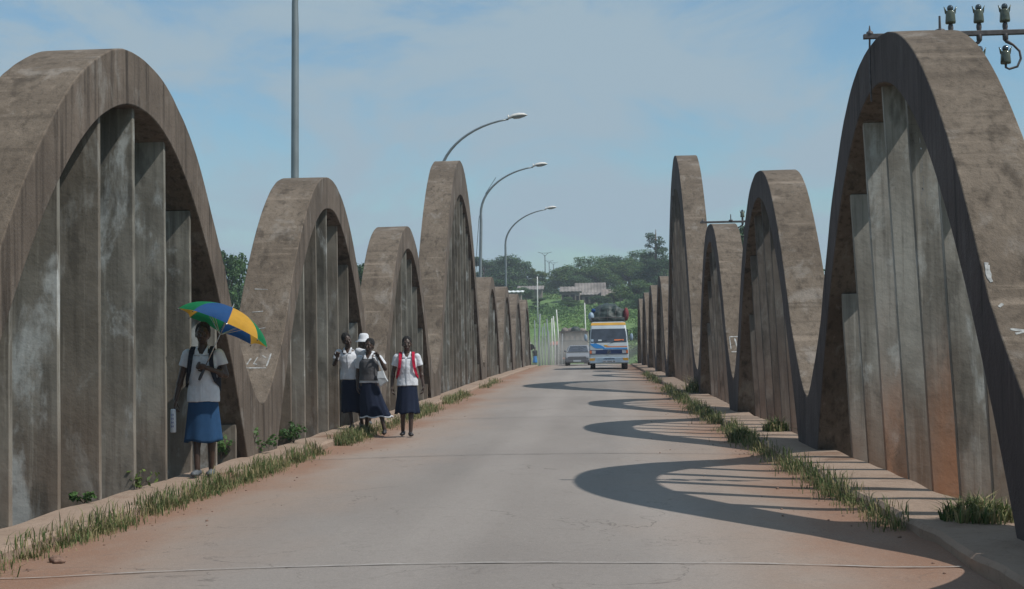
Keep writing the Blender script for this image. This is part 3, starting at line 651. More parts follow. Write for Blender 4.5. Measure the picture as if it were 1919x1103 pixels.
def backpack(loc, rz, k, m, label, sh=(0, 0), wid=.15):
    r = empty('backpack', loc, rz); r.scale = (k, k, k); tag(r, label, 'backpack')
    g = MB(); n_ = 20
    g.loft([[(wx * math.copysign(abs(math.cos(a)) ** .6, math.cos(a)), .185 + wy * math.copysign(abs(math.sin(a)) ** .6, math.sin(a)), z) for a in [2 * math.pi * i / n_ for i in range(n_)]] for z, wx, wy in ((.86, wid * .8, .05), (.88, wid, .075), (1.05, wid, .085), (1.2, wid * .95, .075), (1.27, wid * .6, .045))])
    g.v = [(x + sh[0] * max(0, z - .1), y + sh[1] * max(0, z - .1), z) for x, y, z in map(tuple, g.v)]
    g.build('pack_body', m, r, smooth=True)
    for s_ in (-1, 1):
        strap(loc, rz, k, [(s_ * .095, .13, 1.20), (s_ * .10, .085, 1.30), (s_ * .102, .01, 1.352), (s_ * .104, -.072, 1.312), (s_ * .108, -.118, 1.22), (s_ * .122, -.122, 1.10), (s_ * .150, -.085, 1.0), (s_ * .175, .0, .95), (s_ * .14, .12, .93)], .048, 'shoulder_strap', m, r,
              nrm=[(0, 0, 1), (0, .6, 1), (0, 0, 1), (0, -.8, .8), (0, -1, .3), (s_ * .3, -1, 0), (s_ * .8, -.8, 0), (s_, 0, 0), (s_ * .7, .7, 0)], sh=sh, th=.014)
    return r
# girl with the umbrella
P1 = (-4.15, 14.5, zs(14.5) + KH + .018); r1 = rad(4)
person('schoolgirl in white blouse and bright blue skirt holding a green, blue and yellow umbrella', P1, r1, 1.60,
       dict(elL=(.235, .02, 1.05), wrL=(.075, -.17, 1.13), hdL=(-1, -.25, .25), hnL=(0, .7, .2), cuL=.95, elR=(-.235, .02, 1.03), wrR=(-.285, -.02, .80), hdR=(-.1, -.15, -1), hnR=(1, 0, 0), cuR=.55,
            hipL=(.08, 0, .84), knL=(.085, -.015, .455), anL=(.07, .05, .075), hipR=(-.075, 0, .84), knR=(-.07, -.03, .46), anR=(-.055, -.06, .078), toeR=(-.15, -1, 0)),
       M['shirt'], M['skirt_b'], hem=.355, shoes=M['shoe_w'], head=(rad(4), rad(3), 0), hemr=(.188, .135), folds=3, sleeve=.55, shirt_hem=.775)
backpack(P1, r1, 1.0, M['pack_d'], 'dark backpack on the back of the girl with the umbrella')
def umbrella():
    k0 = Vector(P1) + Matrix.Rotation(r1, 3, 'Z') @ Vector((.01, -.185, 1.03)); ax = Vector((.375, .20, .90)).normalized()
    r = empty('umbrella', k0); tag(r, 'open umbrella with green, blue and yellow panels, tilted to one side', 'umbrella')
    MX = ax.to_track_quat('Z', 'Y').to_matrix(); R0, dp, top = .50, .23, .80
    def P(rr, a, zz): return MX @ Vector((rr * math.cos(a), rr * math.sin(a), top + zz))
    # find azimuth so that a panel faces the camera
    fwd = MX.transposed() @ Vector((0, -1, 0)); a0 = math.atan2(fwd.y, fwd.x)
    cols = ['um_b', 'um_y', 'um_g', 'um_y', 'um_b', 'um_g', 'um_y', 'um_g']; a0 += rad(-6)
    for i in range(8):
        am = a0 + i * math.pi / 4; mb = MB(); vs = []; na, nt_ = 9, 11; HF = math.pi / 8
        for ti in range(nt_):
            t = ti / (nt_ - 1)
            for ai in range(na):
                f_ = ai / (na - 1) * 2 - 1; a = am + f_ * HF; sc = 1 - .10 * (1 - f_ * f_) * t ** 3; rr = R0 * math.sin(t * 1.25) / math.sin(1.25) * sc * (1 - .05 * (1 - f_ * f_))
                zz = -dp * (1 - math.cos(t * 1.25)) / (1 - math.cos(1.25)) * (1 - .05 * (1 - f_ * f_) * t)
                vs.append(P(rr, a, zz))
        mb.add(vs, [(t * na + a, t * na + a + 1, (t + 1) * na + a + 1, (t + 1) * na + a) for t in range(nt_ - 1) for a in range(na - 1)])
        o = mb.build('canopy_panel', M[cols[i]], r, smooth=True)
        mb = MB(); a = am + HF; pts = [P(R0 * math.sin(t * 1.25) / math.sin(1.25), a, -dp * (1 - math.cos(t * 1.25)) / (1 - math.cos(1.25)) - .006) for t in np.linspace(0, 1.02, 9)]
        mb.tube(pts, .003, 6); rb = mb.build('rib', M['chrome'], r)
        mb = MB(); mb.tube([P(.012, a, -.30), pts[4]], .0028, 6); mb.build('stretcher', M['chrome'], rb)
        mb = MB(); mb.ell(pts[-1], (.007, .007, .007), 8, 6); mb.build('rib_tip', M['plast'], rb, smooth=True)
    mb = MB(); mb.tube([ax * .12, ax * (top + .05)], .0055, 8); mb.build('shaft', M['chrome'], r, smooth=True)
    mb = MB(); mb.tube([ax * .13, ax * .05, ax * .0, ax * -.03], [.012, .016, .017, .013], 10); mb.build('handle', M['plast'], r, smooth=True)
umbrella()
hw = Vector(P1) + Matrix.Rotation(r1, 3, 'Z') @ Vector((-.300, -.07, .66))
rt = empty('paper_roll', hw); tag(rt, 'white rolled paper with blue lettering in the right hand of the umbrella girl', 'paper')
mb = MB(); mb.lathe((0, 0, -.20), [(.024, 0), (.029, .01), (.030, .1), (.027, .235), (.022, .245)], 16); mb.build('sheet', M['paper'], rt, smooth=True)
for i, (z, h_) in enumerate(((-.015, .03), (-.055, .03), (-.095, .03), (-.135, .028))):
    mb = MB()
    for dx, hh in ((-.012, h_), (.010, h_ * .8)): mb.box((dx, -.0305, z), (.004, .003, hh))
    mb.box((0, -.0308, z), (.022, .003, .004)); mb.build('letter', M['ink'], rt)

# the group of three and the girl walking on the road
YG = 22.9
P2 = (-4.10, 23.3, zs(23.6) + KH + .018)
person('schoolgirl nearest the wall in the trio, white blouse, arm stretched towards her friend', P2, rad(2), 1.60,
       dict(elR=(-.25, -.02, 1.08), wrR=(-.17, -.17, 1.19), hdR=(.25, -.1, 1), hnR=(.3, -1, 0), cuR=.9, shL=(.17, 0, 1.30), elL=(.40, -.12, 1.22), wrL=(.36, -.26, 1.02), hdL=(-.3, -.2, -1), hnL=(-1, 0, 0), cuL=.5,
            knR=(-.06, -.02, .455), anR=(-.03, -.04, .075), knL=(.10, -.02, .46), anL=(.13, .06, .075)),
       M['shirt'], M['skirt_n'], hem=.27, shoes=M['shoe_d'], head=(rad(28), rad(10), rad(-12)), hemr=(.185, .15), folds=4, shirt_hem=.82, shear=(-.07, 0), sleeve=.62, group='schoolgirls walking along the left kerb')
P4 = (-3.08, 22.5, zs(22.5) + .045)
person('schoolgirl walking alone on the road edge in white blouse with red straps', P4, rad(6), 1.60,
       dict(elL=(.225, .04, 1.03), wrL=(.262, -.02, .80), elR=(-.225, .04, 1.03), wrR=(-.25, .0, .80), cuL=.45, cuR=.4,
            knR=(-.075, -.01, .455), anR=(-.085, .10, .085), knL=(.06, -.035, .46), anL=(.045, -.07, .075), toeL=(.12, -1, 0), toeR=(-.1, -1, -.1)),
       M['shirt'], M['skirt_n'], hem=.365, shoes=M['shoe_d'], head=(rad(2), rad(2), 0), hemr=(.20, .16), folds=5, shirt_hem=.81, group='schoolgirls walking along the left kerb')
backpack(P4, rad(6), 1.0, M['pack_r'], 'backpack with red straps on the girl walking alone on the road', wid=.12)
PH = (-4.12, 24.5, zs(24.5) + KH + .018)
person('schoolgirl in a white sun hat, mostly hidden behind her two friends', PH, rad(10), 1.555,
       dict(knR=(-.07, -.05, .46), anR=(-.06, -.06, .075)), M['shirt'], M['skirt_n'], hem=.30, shoes=M['shoe_w'], hemr=(.27, .19), folds=7, trim=True, head=(rad(12), rad(6), rad(4)), group='schoolgirls walking along the left kerb')
hc = Vector(PH) + Vector((.0, .01, 1.535 * .972)); mb = MB()
mb.lathe(hc, [(.150, -.035), (.152, -.030), (.105, .0), (.092, .03), (.086, .085), (.06, .115), (.02, .122)], 22); o = mb.build('sun_hat', M['trim'], smooth=True, origin=hc); tag(o, 'white cotton sun hat on the hidden girl of the trio', 'hat')
P3 = (-3.80, 23.1, zs(23.1) + .05)
person('schoolgirl in grey knit vest and long navy skirt, striding with one hand raised', P3, rad(-4), 1.58,
       dict(elL=(.275, .02, 1.09), wrL=(.20, -.12, 1.28), hdL=(-.5, -.1, .9), hnL=(-.5, -.6, 0), cuL=.8, elR=(-.21, .06, 1.04), wrR=(-.20, -.02, .82),
            knL=(.17, -.03, .46), anL=(.27, -.08, .09), knR=(-.05, .05, .46), anR=(-.10, .20, .11), toeL=(.15, -1, -.25), toeR=(-.1, -1, -.3)),
       M['shirt'], M['skirt_n'], hem=.28, shoes=M['shoe_d'], head=(rad(-10), rad(4), rad(8)), hemr=(.25, .17), folds=6, trim=True, vest=M['vest'], shirt_hem=.86, shear=(.0, 0), sleeve=.7, skirt_shift=(.12, 0), group='schoolgirls walking along the left kerb')
# pale shoulder bag of the vested girl
kb = Vector(P3); rb = empty('shoulder_bag', kb + Vector((.23, -.12, .93))); tag(rb, 'pale cloth bag hanging at the hip of the girl in the grey vest', 'bag')
mb = MB(); mb.loft([[(-.07, -.02, .10), (.03, -.025, .12), (.03, .02, .12), (-.07, .02, .10)], [(-.075, -.045, -.0), (.075, -.05, .0), (.075, .03, 0), (-.075, .03, 0)], [(-.03, -.04, -.15), (.11, -.04, -.06), (.11, .02, -.06), (-.03, .02, -.15)]]); mb.build('bag_body', M['bag_w'], rb, bevel=.012)
strap(0, 0, 1, [(.02, -.02, .10), (-.03, -.02, .22), (-.09, -.0, .36), (-.12, .05, .42)], .03, 'strap', M['bag_w'], rb, nrm=[(0, -1, 0)] * 3 + [(0, -.5, 1)])
# child in blue at the end of the bridge
PB = (-4.25, 95.5, zs(95.5) + .06)
person('distant figure in dark top and blue skirt at the far end of the left kerb', PB, rad(20), 1.25, dict(), M['pack_d'], M['vb'], hem=.25, voxel=.012)

# ------------------------------------------------------------------ vehicles
def wheel(parent, x, y, r_, w_, name='wheel'):
    g = MB(); R_ = Matrix.Rotation(math.pi / 2, 3, 'Y'); g.lathe((x, y, r_), [(r_ * .6, -w_ / 2), (r_ * .93, -w_ / 2), (r_, -w_ / 2 + .04), (r_, w_ / 2 - .04), (r_ * .93, w_ / 2), (r_ * .6, w_ / 2)], 26, M=R_)
    o = g.build(name, M['black'], parent, smooth=False); g = MB(); g.lathe((x, y, r_), [(r_ * .15, -w_ / 2 + .02), (r_ * .61, -w_ / 2 + .02), (r_ * .61, w_ / 2 - .02), (r_ * .15, w_ / 2 - .02)], 18, M=R_); g.build('rim', M['galv'], o); return o
def minibus():
    y0 = 74.0; r = empty('minibus', (.62, y0, zs(y0) + .035)); tag(r, 'white minibus with yellow roof edge and blue side swoosh, luggage piled on top', 'minibus')
    Z = [.33, .63, .81, 1.05, 1.42, 1.8, 2.18, 2.34, 2.51, 2.56]; Yf = [.02, .0, .0, 0, .06, .22, .38, .46, .56, .72]; W = [1.02, 1.04, 1.045, 1.045, 1.03, .99, .95, .935, .90, .80]
    def ring(z, yf, w_, rear=5.9, c=.09):
        pts = []
        for (cx, cy_, a0) in ((w_ - c, rear - c, 0), (-w_ + c, rear - c, 90), (-w_ + c, yf + c, 180), (w_ - c, yf + c, 270)):
            for a in (0, 22.5, 45, 67.5, 90): pts.append((cx + c * math.cos(rad(a0 + a)), cy_ + c * math.sin(rad(a0 + a)), z))
        return pts
    g = MB(); g.loft([ring(z, y, w_) for z, y, w_ in zip(Z, Yf, W)]); g.build('body', M['vw'], r, smooth=True).data.set_sharp_from_angle(angle=rad(40))
    def fy(z): return float(np.interp(z, Z, Yf))
    def fw(z): return float(np.interp(z, Z, W))
    def panel(name, m, poly, off=.006, parent=None, th=.02):      # poly rows: (z, x0, x1)
        g = MB(); rows = []
        for z, a, b_ in poly: rows.append([(a, fy(z) - off, z), (b_, fy(z) - off, z), (b_, fy(z) + th, z), (a, fy(z) + th, z)])
        g.loft(rows); return g.build(name, m, parent or r)
    gl = panel('windscreen', M['glass'], [(1.44, -.95, .95), (1.8, -.925, .925), (2.17, -.885, .885)], .012)
    panel('sticker', M['vlb'], [(1.50, -.93, -.80), (1.62, -.925, -.80)], .016, gl); panel('sticker', M['vw'], [(1.52, -.56, -.36), (1.60, -.55, -.38)], .016, gl); panel('dashboard_cloth', M['vor'], [(1.53, .30, .80), (1.60, .30, .80)], .016, gl)
    wp = [(1.43, -.6, -.1), (1.45, .1, .6)]
    for xa, xb in ((-.75, -.1), (.1, .75)):
        g = MB(); g.tube([(xa, fy(1.44) - .03, 1.44), (xb, fy(1.56) - .03, 1.56)], .010, 6); g.build('wiper', M['plast'], r)
    panel('roof_edge', M['vy'], [(2.36, -.925, .925), (2.50, -.895, .895)], .012, th=.05)
    panel('grille', M['vdb'], [(.83, -1.0, 1.0), (.94, -1.005, 1.005), (1.05, -1.0, 1.0)], .016)
    for s_ in (-1, 1):
        hl = panel('headlight', M['lens'], [(.86, *sorted((s_ * .70, s_ * .90))), (1.02, *sorted((s_ * .70, s_ * .90)))], .024); panel('indicator', M['vor'], [(.86, *sorted((s_ * .91, s_ * 1.01))), (1.02, *sorted((s_ * .91, s_ * 1.01)))], .024)
        panel('corner_paint', M['vy'], [(.37, *sorted((s_ * .80, s_ * 1.01))), (.62, *sorted((s_ * .72, s_ * 1.02)))], .095)
    g = MB(); g.tube([(.085 * math.cos(a), -.028, .94 + .085 * math.sin(a)) for a in np.linspace(0, 2 * math.pi, 21)], .009, 6, caps=False)
    for a in (90, 210, 330): g.tube([(0, -.028, .94), (.08 * math.cos(rad(a)), -.028, .94 + .08 * math.sin(rad(a)))], [.014, .006], 6)
    g.build('emblem', M['chrome'], r)
    panel('blue_swoosh', M['vb'], [(1.13, -.66, -.22), (1.2, -.80, -.24), (1.3, -.92, -.42), (1.39, -.98, -.66)], .011)
    panel('blue_stripe', M['vb'], [(1.08, -.30, .97), (1.14, -.30, .98)], .011); panel('orange_stripe', M['vor'], [(1.20, -.10, .97), (1.235, -.16, .97)], .011); panel('orange_stripe', M['vy'], [(1.235, -.20, .0), (1.31, -.26, -.12)], .012)
    g = MB(); g.box((0, -.035, .50), (2.06, .10, .30)); bp = g.build('bumper', M['vlb'], r, bevel=.03)
    g = MB(); g.box((0, -.092, .44), (.66, .012, .10)); pl = g.build('number_plate', M['lens'], bp)
    for i, x in enumerate((-.27, -.21, -.06, 0, .06, .12, .24, .29)):
        g = MB(); g.box((x, -.10, .44), (.035, .004, .06)); g.build('character', M['plast'], pl)
    g = MB(); 
    for i, x in enumerate(np.linspace(-.26, .26, 9)): g.box((x, -.089, .575 + .01 * (i % 2)), (.04, .006, .055 + .015 * (i % 3)))
    g.build('lettering', M['vdb'], bp)
    for s_ in (-1, 1):
        g = MB(); g.tube([(s_ * .98, .2, 1.42), (s_ * 1.14, .1, 1.5), (s_ * 1.2, .08, 1.8), (s_ * 1.18, .1, 2.05), (s_ * .95, .3, 2.1)], .014, 6); ar = g.build('mirror_arm', M['plast'], r)
        g = MB(); g.ell((s_ * 1.21, .10, 1.72), (.085, .05, .19), 12, 8); g.build('mirror', M['vlb'], ar, smooth=True)
        for y in (.95, 4.4): wheel(r, s_ * .86, y, .36, .26)
        for j in range(4):
            g = MB(); y = .55 + j * 1.25; g.box((s_ * 1.0, y + .55, 1.85), (.075, 1.05, .55), rz=0); g.build('side_window', M['glass'], r)
    # roof load
    l = empty('roof_luggage', (.62, y0 + 2.8, zs(y0) + 2.58)); tag(l, 'big dark tarpaulin bundle roped on the minibus roof', 'luggage')
    g = MB(); rnd = random.Random(4)
    for i in range(40):
        x = rnd.uniform(-.72, .72); y = rnd.uniform(-1.9, 2.0); h_ = .62 * (1 - (x / 1.15) ** 2); g.ell((x, y, rnd.uniform(.2, h_ + .05)), (rnd.uniform(.26, .42), rnd.uniform(.3, .5), rnd.uniform(.24, .36)), 10, 8)
    g.ell((0, 0, .22), (.98, 2.15, .84), 20, 12); g.box((0, 0, .12), (1.7, 4.2, .24)); remesh(g, 'tarpaulin', M['tarp'], l, .05, 4, wr=.05, wscale=3)
    for x in (-.45, -.05, .38):
        g = MB(); g.tube([(x, -2.18, .1), (x + .02, -2.16, .45), (x + .05, -1.6, .93), (x, 0, 1.06), (x, 1.8, .85)], .010, 6); g.build('rope', M['galv_d'], l)
    for x, y, z, rr, mm, nm, lb in ((-.90, -1.9, .30, (.16, .2, .24), 'vlb', 'sack', 'pale sack tied at the left of the roof load'), (-.78, -1.8, .62, (.12, .16, .12), 'um_b', 'blue_bundle', ''), (.97, -1.7, .40, (.15, .24, .36), 'maroon', 'red_bag', '')):
        g = MB(); g.ell((x, y, z), rr, 12, 9); o = g.build(nm, M[mm], l, smooth=True)
    g = MB()
    for s_ in (-1, 1):
        g.tube([(s_ * .86, -2.15, 0), (s_ * .88, -2.15, .22), (s_ * .88, 2.4, .22)], .018, 6)
    g.tube([(-.88, -2.15, .22), (.88, -2.15, .22)], .018, 6); g.build('roof_rack', M['galv_d'], l)
minibus()
def sedan():
    y0 = 91.; r = empty('saloon_car', (-1.30, y0, zs(y0) + .03), rad(-2)); tag(r, 'dusty grey saloon car following the minibus', 'car')
    def sec(y, z0, z1, w_, wt): return [(-w_, y, z0), (-w_, y, z0 + (z1 - z0) * .6), (-wt, y, z1), (wt, y, z1), (w_, y, z0 + (z1 - z0) * .6), (w_, y, z0)]
    g = MB(); g.loft([sec(0, .32, .62, .74, .70), sec(.12, .22, .70, .80, .74), sec(1.1, .2, .84, .83, .77), sec(1.5, .2, .90, .83, .78), (sec(3.5, .2, .92, .83, .78)), sec(4.2, .22, .88, .80, .74), sec(4.35, .32, .75, .74, .7)]); g.build('body', M['sedan'], r, bevel=.03)
    g = MB(); g.loft([sec(1.25, .85, .92, .74, .74), sec(2.0, .85, 1.36, .76, .58), sec(3.1, .85, 1.36, .76, .58), sec(3.8, .85, .92, .74, .74)]); cb = g.build('cabin', M['sedan'], r, bevel=.02)
    g = MB(); g.loft([[(-.66, 1.27, .93), (.66, 1.27, .93), (.66, 1.33, .93), (-.66, 1.33, .93)], [(-.54, 1.90, 1.31), (.54, 1.90, 1.31), (.54, 1.96, 1.31), (-.54, 1.96, 1.31)]]); g.v = [(x, y - .03, z) for x, y, z in g.v]; g.build('windscreen', M['glass'], r)
    g = MB(); g.box((0, -.02, .52), (1.2, .05, .17)); g.build('grille', M['sedan_d'], r, bevel=.01)
    g = MB(); g.box((0, -.04, .32), (1.56, .14, .18)); bp = g.build('bumper', M['sedan_d'], r, bevel=.03); g = MB(); g.box((0, -.12, .33), (.50, .02, .11)); g.build('number_plate', M['vw'], bp)
    for s_ in (-1, 1):
        g = MB(); g.box((s_ * .64, -.01, .56), (.22, .06, .13)); g.build('headlight', M['lens'], r, bevel=.02); g = MB(); g.ell((s_ * .86, 1.45, .98), (.08, .06, .06), 10, 8); g.build('mirror', M['sedan_d'], r, smooth=True)
        for y in (.8, 3.4): wheel(r, s_ * .74, y, .29, .18)
sedan()
def lorry():
    y0 = 116.; z0 = zs(y0) ; r = empty('lorry', (-1.75 + roadx(y0), y0, z0), 0); tag(r, 'old lorry with grey-brown boarded body beyond the grey car', 'lorry')
    g = MB(); g.box((0, 2.8, 1.95), (2.4, 5.4, 1.9)); bd = g.build('cargo_body', M['truck'], r, bevel=.03)
    for x in np.linspace(-1.1, 1.1, 6):
        g = MB(); g.box((x, .07, 1.95), (.08, .06, 1.9)); g.build('rib', M['truck'], bd)
    for z in (1.25, 2.1, 2.86):
        g = MB(); g.box((0, .05, z), (2.42, .08, .09)); g.build('rail', M['galv_d'], bd)
    g = MB(); g.box((0, 3.6, .82), (.9, 7.2, .25)); g.build('chassis', M['plast'], r)
    g = MB(); g.box((0, 6.7, 1.75), (2.2, 1.7, 1.9)); g.build('cab', M['redroof'], r, bevel=.12)
    g = MB(); g.box((0, .12, .62), (2.2, .08, .16)); g.build('bumper', M['plast'], r)
    for s_ in (-1, 1):
        for y in (1.2, 2.4, 6.5): wheel(r, s_ * .95, y, .5, .3)
        g = MB(); g.box((s_ * .85, .06, .66), (.22, .06, .12)); g.build('tail_lamp', M['vor'], r)
    l = empty('lorry_load', (-1.75 + roadx(y0), y0 + 2, z0 + 2.9)); tag(l, 'sacks and a dark bundle heaped on the lorry', 'load')
    for x, y, rr, mm in ((-.75, -1, (.3, .4, .28), 'adobe'), (.15, -1.2, (.42, .5, .36), 'tarp'), (.7, -.8, (.35, .4, .2), 'adobe'), (-.2, 1, (.5, .5, .3), 'adobe')):
        g = MB(); g.ell((x, y, .05), rr, 12, 8); g.build('bundle' if mm == 'tarp' else 'sack', M[mm], l, smooth=True)
lorry()

# ------------------------------------------------------------------ trees
def leaf_cloud(centres, n, size, rs, flat=.75):
    """n small leaf faces spread through blobs (cx,cy,cz,r); denser towards the shell"""
    c = np.array(centres); wgt = c[:, 3] ** 2; idx = rs.choice(len(c), n, p=wgt / wgt.sum())
    d = rs.normal(size=(n, 3)); d /= np.linalg.norm(d, axis=1)[:, None]
    rr = c[idx, 3] * (rs.random(n) ** .38) * rs.uniform(.8, 1.12, n)
    p = c[idx, :3] + d * rr[:, None] * np.array([1, 1, flat])
    nrm = d * .8 + rs.normal(size=(n, 3)) * .65 + np.array([0, 0, .45]); nrm /= np.linalg.norm(nrm, axis=1)[:, None]
    t = np.cross(nrm, rs.normal(size=(n, 3))); t /= np.linalg.norm(t, axis=1)[:, None]; b = np.cross(nrm, t)
    s_ = size * rs.uniform(.6, 1.35, n)[:, None]
    q_ = np.stack([p - t * s_, p - b * s_ * .55 + nrm * s_ * .1, p + t * s_, p + b * s_ * .55 + nrm * s_ * .1], 1).reshape(-1, 3)
    return q_
def quads_obj(name, q_, m, parent=None, mi=None):
    me = bpy.data.meshes.new(name); nf = len(q_) // 4; me.vertices.add(len(q_)); me.vertices.foreach_set('co', q_.astype(np.float32).ravel())
    me.loops.add(len(q_)); me.loops.foreach_set('vertex_index', np.arange(len(q_), dtype=np.int32)); me.polygons.add(nf); me.polygons.foreach_set('loop_start', np.arange(0, len(q_), 4, dtype=np.int32))
    try: me.polygons.foreach_set('loop_total', np.full(nf, 4, dtype=np.int32))
    except Exception: pass
    mats = m if isinstance(m, list) else [m]
    for x in mats: me.materials.append(x)
    if mi is not None: me.polygons.foreach_set('material_index', mi.astype(np.int32))
    me.update(calc_edges=True); me.validate(); o = bpy.data.objects.new(name, me); C.objects.link(o)
    if parent: o.parent = parent
    return o
def tree_proto(kind, seed, n, size, ms):
    rs = np.random.RandomState(seed); rn = random.Random(seed); r = empty('tree', (0, 0, 0)); t = MB(); cs = []
    if kind == 'round':       # 10 m high, dense dome
        t.tube([(0, 0, -.6), (.1, 0, 1.5), (.0, .1, 3.2)], [.36, .28, .22], 8)
        for i in range(24):
            a = rn.uniform(0, 6.28); rr = rn.uniform(.5, 3.6); z = 2.0 + 6.3 * (1 - (rr / 4.4) ** 2) * rn.uniform(.15, 1.0); cs.append((rr * math.cos(a), rr * math.sin(a), z, rn.uniform(1.1, 1.9)))
            t.tube([(0, .1, 3), (rr * .5 * math.cos(a), rr * .5 * math.sin(a), (z + 3) / 2 + .2), (cs[-1][0], cs[-1][1], z)], [.14, .09, .03], 5)
    elif kind == 'loose':
        t.tube([(0, 0, -.6), (-.15, 0, 2.2), (.2, .1, 5.0), (.1, 0, 7.5)], [.30, .24, .16, .06], 8)
        for i in range(20):
            a = rn.uniform(0, 6.28); z = rn.uniform(2.8, 9.3); rr = rn.uniform(.6, 3.4) * (1 - abs(z - 5.5) / 6.5); cs.append((rr * math.cos(a), rr * math.sin(a), z, rn.uniform(.55, 1.25)))
            t.tube([(.1, 0, max(1.8, z - 2)), (rr * .5 * math.cos(a), rr * .5 * math.sin(a), z - .8), (cs[-1][0], cs[-1][1], z)], [.10, .06, .02], 5)
    else:                      # spiky tall
        t.tube([(0, 0, -.6), (0, 0, 5), (.1, 0, 9.6)], [.28, .18, .03], 8)
        for i in range(26):
            z = 1.0 + 8.0 * (i / 26); a = rn.uniform(0, 6.28); rr = max(.1, 2.5 * (1 - z / 11)) * rn.uniform(.5, 1.15); cs.append((rr * math.cos(a), rr * math.sin(a), z, rn.uniform(.6, 1.1) * (1.35 - z / 12)))
            t.tube([(0, 0, z - .5), (cs[-1][0], cs[-1][1], z)], [.06, .02], 5)
    t.build('trunk', M['bark'], r, smooth=True)
    q_ = leaf_cloud(cs, n, size, rs); mi = (rs.random(len(q_) // 4) < .3).astype(int)
    quads_obj('crown', q_, ms, r, mi); return r
PROTO = {'r1': tree_proto('round', 1, 9000, .17, [M['leaf'], M['leaf_y']]), 'r2': tree_proto('round', 2, 8000, .18, [M['leaf_d'], M['leaf']]), 'l1': tree_proto('loose', 3, 7000, .15, [M['leaf_d'], M['leaf']]), 's1': tree_proto('spiky', 4, 6000, .13, [M['leaf_d'], M['leaf_d']]), 'r3': tree_proto('round', 5, 9000, .17, [M['leaf'], M['leaf']]), 'y1': tree_proto('loose', 6, 7000, .16, [M['leaf_y'], M['leaf_y']])}
for k_, v_ in PROTO.items(): KIDS[v_.name] = [x for x in bpy.data.objects if x.parent == v_]
used = set()
def tree(kind, x, y, h, wx, label, group='trees growing beyond the bridge', dz=0):
    src = PROTO[kind]
    o = src if kind not in used else copy_tree(src)
    used.add(kind); o.location = (x, y, hill(x, y) + dz); o.rotation_euler = (0, 0, (x * 7 + y) % 6.28); o.scale = (wx / 8.5, wx / 8.5, h / 10)
    tag(o, label, 'tree', group)
def tp(px, py, Y):      # pixel of the photograph -> X, Z on the plane Y
    d = _r * ((px - 959.5) / 2614.45) + _u * ((551.5 - py) / 2614.45) + _f; t = Y / d.y; return d.x * t, CAM.z + d.z * t
FAR = [  # kind, px of the axis, py of the top, distance, width m, label
 ('l1', 426, 452, 104, 6, 'loose dark tree leaning out behind the leg of the nearest left arch'),
 ('r2', 452, 478, 112, 9, 'dense dark tree filling the gap between the first two left arches'),
 ('l1', 684, 474, 112, 5, 'ragged dark tree in the narrow gap behind the second left arch'),
 ('r2', 655, 520, 118, 8, 'low dark tree behind the second left arch'),
 ('l1', 905, 488, 300, 12, 'reddish green tree right behind the middle lamp pole'),
 ('r2', 928, 482, 310, 12, 'round tree between the two farther lamp poles'),
 ('r2', 955, 474, 296, 15, 'tall dark tree crossed by the pole of the farthest lamp'),
 ('r3', 980, 488, 300, 12, 'rounded green tree to the right of the farthest lamp pole'),
 ('y1', 1003, 506, 300, 9, 'small pale tree on the falling edge of the left treeline'),
 ('r3', 1022, 522, 306, 8, 'low bush-like tree under the utility poles'),
 ('y1', 1040, 518, 308, 8, 'pale low tree just right of the utility poles'),
 ('r1', 1068, 492, 292, 13, 'round mango tree at the left end of the right treeline'),
 ('r3', 1095, 480, 298, 14, 'broad domed tree above the ruined houses'),
 ('r1', 1122, 482, 290, 13, 'mango tree with yellowish new leaves above the ruined roof'),
 ('r2', 1150, 474, 302, 14, 'dark domed tree right of the yellowish mango tree'),
 ('r1', 1178, 478, 294, 13, 'green rounded tree above the minibus'),
 ('r3', 1195, 468, 304, 14, 'high round tree left of the spiky tree'),
 ('s1', 1228, 440, 250, 14, 'tall spiky dark tree beside the tallest right arch'),
 ('l1', 1212, 480, 262, 9, 'loose dark tree in front of the spiky tree'),
 ('r2', 1245, 478, 256, 12, 'dark tree half hidden behind the tallest right arch'),
 ('r2', 1085, 512, 278, 8, 'low dark tree directly behind the ruined wall'),
 ('r1', 1190, 520, 235, 10, 'bushy tree on the slope right of the ruined houses'),
 ('r2', 1215, 540, 215, 10, 'low dark tree at the foot of the right slope'),
 ('r3', 1215, 590, 165, 7, 'low shadowed tree right of the minibus load'),
 ('l1', 1010, 560, 230, 6, 'thin young tree on the left slope'),
 ('r2', 930, 520, 240, 12, 'dark tree filling the gap behind the small left arches'),
 ('r2', 985, 545, 250, 6, 'dark bush-like tree below the rusty roof'),
 ('r3', 1066, 556, 236, 5, 'round bush growing before the doorways of the left ruined house'),
 ('r2', 1122, 552, 238, 6, 'dark bush before the middle ruined house'),
 ('y1', 1150, 548, 240, 6, 'pale bush overgrowing the right ruined house'),
 ('r2', 1548, 462, 112, 6, 'sliver of dark tree between the two nearest right arches'),
 ('l1', 1390, 408, 130, 6, 'thin treetop behind the small insulator arm'),
]
for kd, px, py, Y_, wd, lb in FAR:
    x_, zt_ = tp(px, py, Y_); g0 = hill(x_, Y_); tree(kd, x_, Y_, max(3.2 if Y_ > 241 or Y_ < 230 else 1.5, (zt_ - g0)) * (1.13 if Y_ > 200 else .97), wd * (.85 if Y_ > 200 and kd != 's1' else 1.0), lb)
rn = random.Random(11)
